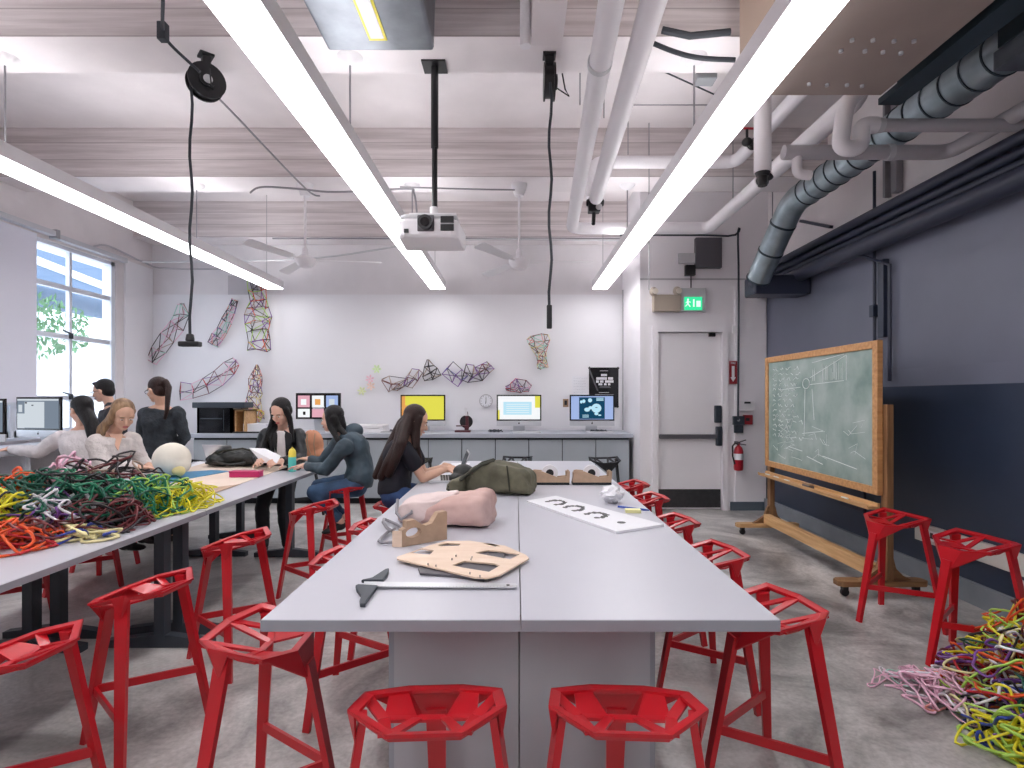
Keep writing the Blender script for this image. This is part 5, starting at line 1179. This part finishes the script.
b_ = obj(MB().ell(st+ax*.07+Vector((0,.02,.13)),(.075,.07,.05)).ell(st+ax*.03+Vector((0,-.04,.09)),(.06,.07,.035)),'dark_lining',M['nylon'],t); remesh(b_,.008,3)
for q in (-.06,.04): obj(MB().tube([st+ax*(-.02)+Vector((0,-.16,.03+q*.2)),st+ax*.10+Vector((0,-.155+q*.3,.12)),st+ax*.22+Vector((0,-.10+q,.20)),st+ax*.30+Vector((0,0+q,.215))],.012,8),'strap',M['olived'],t,smooth=True)
obj(MB().tube([st+ax*.40+Vector((0,-.155,.20)),st+ax*.41+Vector((0,-.165,.12)),st+ax*.42+Vector((0,-.16,.03))],.005,6),'seam',M['olived'],t)
o = obj(MB().box(PZ(532,487,Z)+Vector((0,0,.016)),(.03,.012,.03),Matrix.Rotation(.4,3,'Y')),'bag_tag',M['paper']); tag(o,'small white tag beside the olive backpack','tag')
# laptop, papers
laptop((-.575,4.52,Z+.001),R(-82),'laptop the woman in the black tee works on',22)
sheet([(436,470),(452,463),(470,463),(462,474)],Z+.001,Z+.004,'papers',M['paper'],'white papers behind the laptop on the centre table','papers')
# tape dispensers
def tape(c, label):
    c = Vector(c); t = thing('tape_dispenser', label, 'tape dispenser', c, 0, 'cardboard tape dispensers')
    obj(MB().b2(c+Vector((-.145,-.045,.0)),c+Vector((.145,.045,.018))),'base',M['cgap'],t)
    pr = [(-.145,.018),(.145,.018),(.15,.10),(.135,.105),(.125,.062),(.06,.055),(-.02,.085),(-.06,.10),(-.11,.105),(-.13,.10)]
    for y in (-.045,.028): obj(MB().extr([c+Vector((x,y,z)) for x,z in pr],(0,.017,0)),'side_panel',M['kraft'],t)
    obj(MB().b2(c+Vector((.12,-.028,.018)),c+Vector((.145,.028,.10))).b2(c+Vector((-.14,-.028,.018)),c+Vector((-.125,.028,.09))),'end_block',M['kraftd'],t)
    n=30; outer=[];inner=[]
    r_ = MB()
    cc_=c+Vector((.0,0,.085)); rings=[[cc_+Vector((math.cos(2*PI*j/n)*rr,yy,math.sin(2*PI*j/n)*rr)) for j in range(n)] for rr,yy in ((.030,-.024),(.060,-.024),(.060,.024),(.030,.024),(.030,-.024))]
    r_.loft(rings,cap=False); rl=obj(r_,'tape_roll',M['fix'],t,smooth=True)
    obj(MB().cyl(cc_+Vector((0,-.02,0)),cc_+Vector((0,.02,0)),.029,n=24),'core',M['black'],t)
p = PZ(550,485,Z); tape((p.x,p.y+.04,Z+.001),'cardboard tape dispenser nearer the olive backpack')
p = PZ(592,485,Z); tape((p.x,p.y+.04,Z+.001),'cardboard tape dispenser nearer the table edge')
# crumpled paper
c = PZ(612,503,Z); rg = random.Random(12); bm = bmesh.new(); bmesh.ops.create_icosphere(bm, subdivisions=3, radius=.075)
for v in bm.verts: v.co *= rg.uniform(.72,1.12); v.co.z *= .7
mb = MB(); mb.v=[c+v.co+Vector((0,0,.065)) for v in bm.verts]; mb.f=[[v.index for v in f.verts] for f in bm.faces]; mb.m=[0]*len(mb.f); bm.free()
zz = min(v.z for v in mb.v); 
for v in mb.v: v.z -= zz-Z-.001
tag(obj(mb,'crumpled_paper',M['paper']),'crumpled white paper ball beside the cut-out board','paper')
pa,pb = PZ(618,506.5,Z+.008), PZ(643,509.5,Z+.008)
t = thing('pen','blue pen lying behind the yellow sticky pad','pen',(pa+pb)/2); obj(MB().cyl(pa,pb,.006,n=10),'barrel',M['penb'],t,smooth=True); obj(MB().cyl(pb,pb+(pb-pa).normalized()*.04,.0065,.003,n=10),'cap',M['penb'],t,smooth=True)
c = PZ(634,513.5,Z); o = obj(MB().box(c+Vector((0,.03,.010)),(.085,.055,.018),Matrix.Rotation(-.1,3,'Z')),'sticky_pad',M['stickyy']); tag(o,'pale yellow sticky note pad at the right table edge','sticky notes')
# cut-out board with black figures
q = [zp(*p) for p in [(526.7,502.5),(617,534),(664,526.6),(556,497.5)]]
t = thing('cutout_board','white board with three dark cut-out figures near the table edge','board',(.3,3.3,Z)); obj(MB().prism(q,Z+.001,Z+.012),'board',M['paper'],t); obj(MB().prism(q,Z+.0005,Z+.001),'underside',M['dgrey'],t)
o0, ux, uy = q[0], (q[1]-q[0]), (q[3]-q[0])
def fig(u0):
    mb = MB(); rg = random.Random(int(u0*100)); 
    for k in range(9):
        a = k/8*PI*1.35-.6; du = .075*math.cos(a)+.0; dv = .24*math.sin(a); c_ = o0+ux*(u0+.05+du*.9)+uy*(.50+dv); r1 = rg.uniform(.014,.022)
        mb.prism([(c_.x+r1*math.cos(b)*rg.uniform(.6,1.3),c_.y+r1*math.sin(b)*rg.uniform(.6,1.5)) for b in [j*PI/4 for j in range(8)]],Z+.0122,Z+.0135)
    return mb
for u0 in (.14,.36,.60): obj(fig(u0),'cut_figure',M['black'],t)
c_ = o0+ux*.88+uy*.55; obj(MB().cyl((c_.x,c_.y,Z+.012),(c_.x,c_.y,Z+.0135),.022,n=16),'cut_dot',M['black'],t)

# orange jacket on the black stool behind
c = Vector((P(315,0,7.2).x,7.15,.78)); t = thing('orange_bag','tan orange leather bag hanging behind the woman in the hoodie','bag',c)
b_ = obj(MB().ell(c+Vector((0,0,.13)),(.13,.07,.19)).ell(c+Vector((-.04,0,.24)),(.08,.05,.08)).ell(c+Vector((.06,-.01,.02)),(.10,.06,.08)),'body',M['orange'],t); remesh(b_,.01,3)
obj(MB().tube([c+Vector((-.06,-.06,.28)),c+Vector((-.05,-.08,.15)),c+Vector((.0,-.085,.0))],.007,6).tube([c+Vector((.04,-.06,.28)),c+Vector((.03,-.08,.15)),c+Vector((.05,-.075,.0))],.007,6),'strap',M['kraftd'],t)
# ------------------------------------------------------------------ people
def frame(yaw, pitch=0, roll=0):
    """columns: right, forward, up; yaw is the heading in degrees, 0 = +X"""
    f = Vector((math.cos(R(yaw))*math.cos(R(pitch)), math.sin(R(yaw))*math.cos(R(pitch)), math.sin(R(pitch))))
    r_ = f.cross(Vector((0,0,1))).normalized(); u = r_.cross(f)
    if roll:
        q = Matrix.Rotation(R(roll),3,f); r_ = q@r_; u = q@u
    return Matrix((r_,f,u)).transposed()
def head_shape(mb, c, Fm, s):
    E = lambda x,y,z,a,b,d: mb.ell(c+Fm@Vector((x,y,z))*s,(a*s,b*s,d*s),Fm,n=20,k=14)
    E(0,-.012,.032,.074,.092,.082); E(0,.022,-.030,.060,.066,.075); E(0,.050,-.082,.030,.036,.026); E(0,.030,-.062,.052,.048,.038)
    E(.030,.058,-.030,.028,.026,.026); E(-.030,.058,-.030,.028,.026,.026); E(0,.066,.022,.052,.018,.014)
    mb.cyl(c+Fm@Vector((0,.080,.008))*s, c+Fm@Vector((0,.100,-.030))*s, .008*s,.013*s,n=10); E(0,.098,-.033,.015,.012,.010)
    for q in (-1,1): E(q*.074,-.006,-.012,.010,.018,.030)
def hand(mb, w, d, n, s, side, curl=.5, spread=.12):
    """w wrist, d pointing direction, n palm normal (down), side = +1 thumb on the +x side of d x n"""
    d = d.normalized(); x = d.cross(n).normalized(); n = x.cross(d).normalized()*1.0; n = -n if n.dot(Vector(n)) < 0 else n
    rot = Matrix((x,d,n)).transposed()
    mb.ell(w+d*.045*s,(.040*s,.052*s,.016*s),rot,n=14,k=10)
    mb.cap(w-d*.02*s,w+d*.02*s,.026*s,.026*s)
    for i,(o_,L) in enumerate(((-.030,.058),(-.010,.072),(.010,.078),(.030,.070))):
        o_ *= -side if False else 1
        off = o_*(-1 if side>0 else 1)*-1
        p = w+d*.085*s+x*off*s; dd = (d+x*off*spread*6).normalized(); a = curl*.35
        for k,l in enumerate((.42,.33,.25)):
            dd2 = (dd*math.cos(a)+n*math.sin(a)).normalized(); q = p+dd2*L*l*s; mb.cap(p,q,(.0088-k*.0009)*s,(.0082-k*.0009)*s,n=8); p = q; a += curl*.65
    b = w+d*.018*s+x*side*.030*s; t1 = b+(d*.5+x*side*.8+n*.25).normalized()*.038*s; t2 = t1+(d*.85+x*side*.25+n*.35).normalized()*.032*s
    mb.cap(b,t1,.0125*s,.0105*s,n=8).cap(t1,t2,.0100*s,.0085*s,n=8)
def torso_rings(J, s, infl, t0=0., t1=1., wk=1., bust=0):
    sec = [(0,.150,.100),(.08,.168,.112),(.2,.160,.108),(.38,.128,.092),(.5,.128,.094),(.66,.148,.105+bust),(.80,.165,.104+bust*.4),(.90,.158,.088),(.96,.110,.070),(1.0,.062,.058)]
    a,m_,b = J['pelvis']+Vector((0,0,-.03*s)), J['mid'], J['neck']; rings=[]
    K_=22
    for k in range(K_+1):
        t_ = t0+(t1-t0)*k/K_
        c = a*(1-t_)**2+m_*2*t_*(1-t_)+b*t_*t_; tan = ((m_-a)*(1-t_)+(b-m_)*t_).normalized()
        side = J['hr'].lerp(J['sr'], t_); side = (side-tan*side.dot(tan)).normalized(); fw = tan.cross(side).normalized()*1.0; fw = side.cross(tan)*-1
        for i in range(len(sec)-1):
            if sec[i][0] <= t_ <= sec[i+1][0]+1e-6:
                u = (t_-sec[i][0])/(sec[i+1][0]-sec[i][0]); w_ = sec[i][1]*(1-u)+sec[i+1][1]*u; d_ = sec[i][2]*(1-u)+sec[i+1][2]*u; break
        w_ = w_*s*wk+infl; d_ = d_*s*wk+infl
        rings.append([c+side*math.cos(2*PI*j/24)*w_+fw*math.sin(2*PI*j/24)*d_ for j in range(24)])
    return rings
def limb(mb, a, b, r0, r1, bul=0):
    n=6
    for k in range(n):
        u0,u1 = k/n,(k+1)/n; q = lambda u: r0+(r1-r0)*u+bul*math.sin(PI*min(1,u*1.3)) if u<.77 else r0+(r1-r0)*u
        mb.cap(a.lerp(b,u0),a.lerp(b,u1),q(u0),q(u1),n=12)
def shoe(mb, an, fd, s, up=Vector((0,0,1))):
    fd = Vector(fd).normalized(); rt = fd.cross(up).normalized(); rot = Matrix((rt,fd,up)).transposed()
    mb.ell(an+fd*.0*s-up*.035*s,(.036*s,.050*s,.040*s),rot).ell(an+fd*.085*s-up*.05*s,(.042*s,.090*s,.028*s),rot).ell(an+fd*.04*s-up*.035*s,(.036*s,.070*s,.034*s),rot)
def person(label, s, J, head, skin, hair, top, bottom, shoes, hands, sleeve=.93, loose=.018, legs_to=.93, shortleg=None, top_t0=.0, hairfn=None, glasses=False, bust=.012, hs=1.0, neckline=.93, lips='lip', loc=None, wide=1.0, footdir=None, extras=None, collar=False):
    hc, yaw, pit, roll = head; Fm = frame(yaw,pit,roll)
    J['sr'] = (J['shR']-J['shL']).normalized(); J['hr'] = (J['hipR']-J['hipL']).normalized()
    if 'mid' not in J: J['mid'] = (J['pelvis']+J['neck'])/2
    org = Vector((J['pelvis'].x,J['pelvis'].y,min(J['anL'].z,J['anR'].z)-.08*s))
    root = thing('person', label, 'person', org)
    mb = MB(); hS = s*hs
    head_shape(mb,hc,Fm,hS)
    mb.cap(J['neck']-Vector((0,0,.02)),hc+Fm@Vector((0,-.02,-.06))*hS,.052*s,.050*s)
    mb.loft(torso_rings(J,s,-.004,bust=bust))
    for q in 'LR':
        sh,el,wr = J['sh'+q],J['el'+q],J['wr'+q]; mb.ell(sh,(.056*s,)*3)
        limb(mb,sh,el,.047*s,.036*s); limb(mb,el,wr,.037*s,.024*s,.003*s)
        hd,hn,cu = hands[q]; hand(mb,wr,Vector(hd),Vector(hn),s,(1 if q=='R' else -1)*-1 if False else (-1 if q=='R' else 1),cu)
        hp,kn,an = J['hip'+q],J['kn'+q],J['an'+q]; limb(mb,hp,kn,.082*s,.055*s); limb(mb,kn,an,.055*s,.034*s,.008*s)
    body = obj(mb,'body',M[skin],root); remesh(body,.0062,3)
    # face
    fp = lambda x,y,z: hc+Fm@Vector((x,y,z))*hS
    for q in (-1,1):
        e = obj(MB().ell(fp(q*.030,.0785,-.002),(.012*hS,.006*hS,.0032*hS),Fm,n=14,k=8),'eye',M['eyew'],root,smooth='all')
        obj(MB().ell(fp(q*.030,.0845,-.001),(.0058*hS,.003*hS,.0036*hS),Fm,n=12,k=8),'iris',M['eyed'],e,smooth='all')
        obj(MB().tube([fp(q*.046,.074,.016),fp(q*.032,.083,.021),fp(q*.016,.085,.018)],[.0025*hS,.0035*hS,.003*hS],6),'eyebrow',M[hair],root,smooth='all')
    obj(MB().ell(fp(0,.0905,-.058),(.022*hS,.008*hS,.0045*hS),Fm,n=14,k=8).ell(fp(0,.089,-.065),(.019*hS,.009*hS,.0055*hS),Fm,n=14,k=8),'lips',M[lips],root,smooth='all')
    if glasses:
        g = MB()
        for q in (-1,1):
            g.tube([fp(q*.031+.021*math.cos(a),.098,-.002+.017*math.sin(a)) for a in [k*PI/8 for k in range(16)]],.0022*hS,5,closed=True); g.tube([fp(q*.052,.096,.004),fp(q*.076,.04,.004),fp(q*.078,-.01,.0)],.002*hS,5)
        g.tube([fp(-.010,.1,.0),fp(.010,.1,.0)],.002*hS,5); obj(g,'glasses',M['black'],root)
    # hair
    hm = MB()
    hm.ell(fp(0,-.026,.044),(.083*hS,.092*hS,.084*hS),Fm,n=20,k=14)
    hm.ell(fp(0,-.050,-.005),(.076*hS,.062*hS,.075*hS),Fm,n=16,k=12)
    if hairfn: hairfn(hm,fp,hS)
    h_ = obj(hm,'hair',M[hair],root); remesh(h_,.0075,2)
    # clothes
    tm = MB(); tm.loft(torso_rings(J,s,loose,top_t0,neckline,wide,bust=bust))
    for q in 'LR':
        sh,el,wr = J['sh'+q],J['el'+q],J['wr'+q]; tm.ell(sh-Vector((0,0,.01)),(.058*s+loose,.058*s+loose,.056*s+loose))
        if sleeve > .5:
            u = (sleeve-.5)*2; limb(tm,sh,el,.050*s+loose,.040*s+loose*.8); limb(tm,el,el.lerp(wr,u),.040*s+loose*.8,.028*s+loose*.7,.002)
        else: limb(tm,sh,sh.lerp(el,sleeve*2),.050*s+loose,.046*s+loose*1.2)
    t_ = obj(tm,'top',M[top],root); remesh(t_,.009,3); crumple(t_,.020 if loose > .016 else .005,.085)
    bm_ = MB(); bm_.loft(torso_rings(J,s,.008,0,.22))
    for q in 'LR':
        hp,kn,an = J['hip'+q],J['kn'+q],J['an'+q]
        if shortleg: limb(bm_,hp,hp.lerp(kn,shortleg),.090*s,.084*s)
        else: limb(bm_,hp,kn,.091*s,.066*s); limb(bm_,kn,kn.lerp(an,legs_to),.066*s,.046*s,.006*s)
    b_ = obj(bm_,'shorts' if shortleg else 'trousers',M[bottom],root); remesh(b_,.009,3); crumple(b_,.012,.07)
    for q in 'LR':
        sm_ = MB(); fd = (footdir or {}).get(q) or (Fm@Vector((0,1,0))).xy.to_3d(); shoe(sm_,J['an'+q],fd,s)
        so = obj(sm_,'shoe',M[shoes],root); remesh(so,.008,3)
    if extras: extras(root,fp,hS,J)
    return root
V = Vector
def side_curtain(pts_l, rad, flat=None):
    def fn(hm, fp, hS):
        for line in pts_l:
            for i in range(len(line)-1): hm.cap(fp(*line[i][:3]) if not isinstance(line[i],Vector) else line[i], fp(*line[i+1][:3]) if not isinstance(line[i+1],Vector) else line[i+1], rad[0], rad[1], n=10)
    return fn
def strands(hm, lines, r0, r1):
    for line in lines:
        n = len(line)-1
        for i in range(n): hm.cap(line[i],line[i+1],r0+(r1-r0)*i/n,r0+(r1-r0)*(i+1)/n,n=10)
dn = V((0,0,-1))

# woman in the black tee at the centre table
J = dict(pelvis=P(395,491,4.38), mid=P(392,468,4.40), neck=P(405,441,4.46), shR=P(404,448,4.30), shL=P(411,446,4.62), elR=P(423,478,4.33), elL=P(424,474,4.64), wrR=P(446,469,4.44), wrL=P(447,466,4.70),
 hipR=P(393,497,4.29), hipL=P(398,492,4.48), knR=V((-.56,4.28,.70)), knL=V((-.56,4.52,.70)), anR=V((-.72,4.28,.32)), anL=V((-.72,4.50,.32)))
def hf(hm,fp,hS):
    strands(hm,[[fp(-.02,-.05,.03),fp(-.01,-.09,-.06),P(393,440,4.40),P(383,460,4.36),P(376,476,4.34)],[fp(.04,-.05,.0),fp(.05,-.08,-.08),P(397,446,4.28),P(388,462,4.24),P(381,477,4.26)],[fp(-.05,-.05,.0),P(390,448,4.5),P(378,474,4.44)],[fp(.03,-.06,.0),P(401,444,4.24),P(395,460,4.22),P(389,474,4.24)]],.050,.030)
    strands(hm,[[fp(.070,.015,.03),fp(.076,.03,-.05),P(418,446,4.34),P(421,462,4.34)],[fp(.06,.0,.04),fp(.070,.0,-.08),P(414,448,4.32)]],.026,.014)
def ex(root,fp,hS,J):
    for q in 'LR':
        hp,kn = J['hip'+q],J['kn'+q]; a = hp.lerp(kn,.42); d = (kn-hp).normalized(); obj(MB().cyl(a-d*.012,a+d*.012,.092,.090,n=24),'frayed_hem',M['paper'],root,smooth=True)
person('woman in a black tee and denim shorts typing at the centre table', 1.0, J, (P(416,421,4.44),12,-22,0),'skin2','hairn','tee','denimd','shoe',dict(R=((.9,.35,-.15),(0,.1,-1),.6),L=((.95,-.1,-.2),(0,0,-1),.7)),sleeve=.26,loose=.015,wide=.99,shortleg=.45,top_t0=.04,hairfn=hf,extras=ex,footdir=dict(L=V((1,0,-.1)),R=V((1,0,-.1))))

# woman in the slate hoodie
J = dict(pelvis=P(358,481,5.28), mid=P(366,456,5.30), neck=P(344,436,5.33), shL=P(345,446,5.12), shR=P(338,443,5.50), elL=P(326,470,5.10), elR=P(322,463,5.52), wrL=P(305,466,5.22), wrR=P(310,459,5.50),
 hipL=P(357,487,5.18), hipR=P(356,482,5.38), knL=P(314,492,5.16), knR=P(318,486,5.40), anL=P(341,522,5.20), anR=P(344,518,5.42))
def hf(hm,fp,hS):
    strands(hm,[[fp(-.05,.0,.02),fp(-.065,-.01,-.07),P(338,440,5.16),P(341,452,5.12)],[fp(-.06,-.05,.0),fp(-.05,-.07,-.08),P(347,436,5.2),P(352,447,5.16)],[fp(0,-.08,0),P(345,432,5.3),P(350,440,5.28)],[fp(.06,.0,.03),fp(.07,.0,-.09)]],.040,.016)
def ex(root,fp,hS,J):
    o = obj(MB().ell(P(354,431,5.36),(.085,.12,.075)).ell(P(350,437,5.30),(.10,.15,.05)),'hood',M['hood'],root); remesh(o,.01,3)
    for q in 'LR': obj(MB().cyl(J['kn'+q].lerp(J['an'+q],.80),J['kn'+q].lerp(J['an'+q],.90),.053,.053,n=20),'trouser_cuff',M['denim'],root,smooth=True)
person('woman in slate blue hoodie and jeans leaning on the table from a red stool', 1.02, J, (P(332,419,5.30),172,-8,0),'skin','hairb','hood','denim','shoe',dict(L=((-1,.2,-.05),(0,0,-1),.4),R=((-1,.1,.05),(0,0,-1),.5)),sleeve=.93,loose=.020,hairfn=hf,extras=ex,legs_to=.85,wide=1.0,footdir=dict(L=V((-.6,-.4,-.1)),R=V((-.6,-.4,-.1))))

# woman in the black leather jacket holding a paper
J = dict(pelvis=P(281,465,5.98), mid=P(281,447,6.0), neck=P(281,428,5.90), shR=P(266,435,5.88), shL=P(298,435,5.90), elR=P(259,456,5.78), elL=P(301,458,5.80), wrR=P(259,461,5.52), wrL=P(282,461,5.52),
 hipR=P(272,470,5.98), hipL=P(290,470,5.98), knR=P(262,508,5.80), knL=P(284,508,5.85), anR=P(264,545,5.62), anL=P(287,545,5.66))
def hf(hm,fp,hS):
    strands(hm,[[fp(.066,.01,.035),fp(.084,.02,-.05),P(268,434,5.78),P(265,448,5.76),P(267,456,5.74)],[fp(-.066,.01,.035),fp(-.084,.02,-.05),P(292,434,5.80),P(293,442,5.78)],[fp(.06,-.03,0),fp(.08,-.03,-.09),P(271,440,5.76),P(273,453,5.74)]],.034,.018)
def ex(root,fp,hS,J):
    o = obj(MB().bar(P(281.5,431,5.765),P(279.5,457,5.79),.10,.03,up=(0,1,0),w1=.13),'shirt_front',M['whites'],root,bevel=.01)
    for q,x in ((-1,273),(1,291)):
        obj(MB().extr([P(281+q*3,430,5.755),P(x,434,5.74),P(x+q*1.0,442,5.74),P(281+q*5,453,5.75)],(0,.012,0)),'lapel',M['leather'],root,bevel=.003)
    o = obj(MB().extr([P(249,448,5.52),P(265,448.5,5.58),P(281,456,5.50),P(277,463,5.42),P(262,463,5.46)],(0,.0015,.0015)),'x',M['paper']); o.name='sheet_of_paper'; tag(o,'white sheet of paper held by the woman in the leather jacket','paper')
person('woman in a black leather jacket reading a sheet of paper at the table end', 1.06, J, (P(281,412,5.80),-105,-30,0),'skin','hairb','leather','blackp','shoe',dict(R=((.35,-.9,.1),(.5,0,-.6),.8),L=((-.45,-.9,.0),(-.5,0,-.6),.8)),sleeve=.95,loose=.022,hairfn=hf,extras=ex,hs=1.06,lips='lipr',footdir=dict(L=V((.1,-1,0)),R=V((.2,-1,0))),legs_to=.97)

# standing woman in the charcoal sweater, back to the camera
J = dict(pelvis=P(159,457,5.95), mid=P(160,430,5.93), neck=P(162,405,5.92), shL=P(146,414,5.94), shR=P(177,413,5.90), elL=P(141,437,5.98), elR=P(185,437,5.95), wrL=P(145,446,6.22), wrR=P(176,448,6.24),
 hipL=P(150,462,5.95), hipR=P(168,462,5.93), knL=V((-3.82,5.98,.47)), knR=V((-3.62,5.98,.47)), anL=V((-3.84,5.96,.08)), anR=V((-3.60,5.96,.08)))
def hf(hm,fp,hS):
    hm.ell(fp(0,-.115,.045),(.030*hS,.030*hS,.034*hS)); strands(hm,[[fp(.0,-.125,.05),fp(.0,-.155,-.01),P(168,396,5.80),P(167,410,5.78),P(165,418,5.80)]],.036,.018)
def ex(root,fp,hS,J): obj(MB().cyl(fp(0,-.098,.045),fp(0,-.108,.045),.024,n=16),'hair_tie',M['red'],root,smooth=True)
person('standing woman in a charcoal sweater with a brown ponytail, back turned', 1.07, J, (P(157,390,5.90),160,-12,0),'skin2','hairn','charc','blackp','shoe',dict(L=((0,1,-.1),(0,0,-1),.5),R=((0,1,-.1),(0,0,-1),.5)),sleeve=.88,loose=.018,hairfn=hf,extras=ex,glasses=True,wide=1.08,footdir=dict(L=V((0,1,0)),R=V((0,1,0))))

# man behind
J = dict(pelvis=P(114,462,6.45), mid=P(115,434,6.46), neck=P(111,405,6.45), shL=P(112,413,6.27), shR=P(112,412,6.66), elL=P(104,438,6.22), elR=P(104,436,6.70), wrL=P(86,444,6.32), wrR=P(88,444,6.62),
 hipL=P(114,466,6.36), hipR=P(114,466,6.56), knL=V((-4.52,6.36,.48)), knR=V((-4.52,6.58,.48)), anL=V((-4.50,6.36,.08)), anR=V((-4.50,6.58,.08)))
def hf(hm,fp,hS): hm.ell(fp(0,.030,.085),(.055*hS,.045*hS,.024*hS))
def ex(root,fp,hS,J): obj(MB().lathe([(.075,-.01),(.062,.04)],J['neck']+V((.01,0,-.01)),20),'collar',M['shirt'],root,smooth=True)
person('man with short dark hair, glasses and dark shirt facing the window', 1.07, J, (P(103,391,6.42),188,-14,0),'skin','hairb','shirt','blackp','shoe',dict(L=((-1,0,-.1),(0,0,-1),.4),R=((-1,0,-.1),(0,0,-1),.4)),sleeve=.95,loose=.020,hairfn=hf,extras=ex,glasses=True,bust=0,wide=1.05,footdir=dict(L=V((-1,0,0)),R=V((-1,0,0))))

# woman with dark hair in an off white top, reaching to the left
J = dict(pelvis=P(82,484,5.50), mid=P(81,458,5.50), neck=P(82,427,5.55), shL=P(61,438,5.55), shR=P(101,437,5.50), elL=P(38,452,5.52), elR=P(106,466,5.45), wrL=P(10,449,5.60), wrR=P(90,470,5.75),
 hipL=P(75,490,5.50), hipR=P(91,490,5.50), knL=V((-4.45,5.95,.62)), knR=V((-4.18,5.97,.62)), anL=V((-4.42,5.85,.20)), anR=V((-4.18,5.87,.20)))
def hf(hm,fp,hS): strands(hm,[[fp(.0,-.06,.0),P(92,420,5.47),P(94,431,5.44),P(92,440,5.43)],[fp(.03,-.05,-.02),P(95,424,5.48),P(97,434,5.45)],[fp(-.03,-.05,-.02),P(88,424,5.45),P(90,436,5.43)]],.046,.028)
person('woman with dark hair in an off-white sweater reaching for the keyboard, back turned', 1.05, J, (P(81,410,5.55),158,-10,0),'skin','hairb','whites','blackp','shoe',dict(L=((-1,.1,-.1),(0,0,-1),.4),R=((-.5,1,-.1),(0,0,-1),.4)),sleeve=.95,loose=.026,hairfn=hf,hs=1.05,wide=1.05,footdir=dict(L=V((-.3,1,0)),R=V((-.3,1,0))))

# woman in the cream V-neck sweater typing
J = dict(pelvis=P(108,479,5.18), mid=P(107,458,5.18), neck=P(113,433,5.20), shR=P(97,443,5.05), shL=P(131,440,5.40), elR=P(104,470,5.02), elL=P(142,462,5.42), wrR=P(138,467,5.12), wrL=P(147,464,5.38),
 hipR=P(104,486,5.10), hipL=P(112,482,5.30), knR=V((-3.30,5.02,.63)), knL=V((-3.30,5.25,.63)), anR=V((-3.42,4.98,.25)), anL=V((-3.42,5.22,.25)))
def hf(hm,fp,hS): strands(hm,[[fp(.066,.0,.03),fp(.080,.0,-.06),P(104,424,5.08),P(103,434,5.06)],[fp(.05,-.05,.0),fp(.07,-.06,-.07),P(100,428,5.12),P(98,436,5.10)],[fp(-.066,-.03,.02),fp(-.066,-.045,-.07)],[fp(0,-.07,0),P(108,428,5.25),P(106,436,5.2)]],.036,.020)
def ex(root,fp,hS,J):
    n = J['neck']; f = V((.72,-.66,0)); r_ = V((-.66,-.72,0))
    obj(MB().extr([n+f*.090+r_*.055+V((0,0,-.005)),n+f*.090-r_*.055+V((0,0,-.005)),n+f*.162+V((0,0,-.15))],f*.022),'neckline_skin',M['skin2'],root)
person('woman with ash blonde hair in a cream V-neck sweater typing at the left table', 1.08, J, (P(123,415,5.14),-38,-26,0),'skin2','hairl','creams','blackp','shoe',dict(R=((.9,.35,-.1),(0,0,-1),.5),L=((.8,-.5,-.1),(0,0,-1),.5)),sleeve=.93,loose=.028,hairfn=hf,extras=ex,hs=1.05,lips='lipr',footdir=dict(L=V((1,0,0)),R=V((1,0,0))))
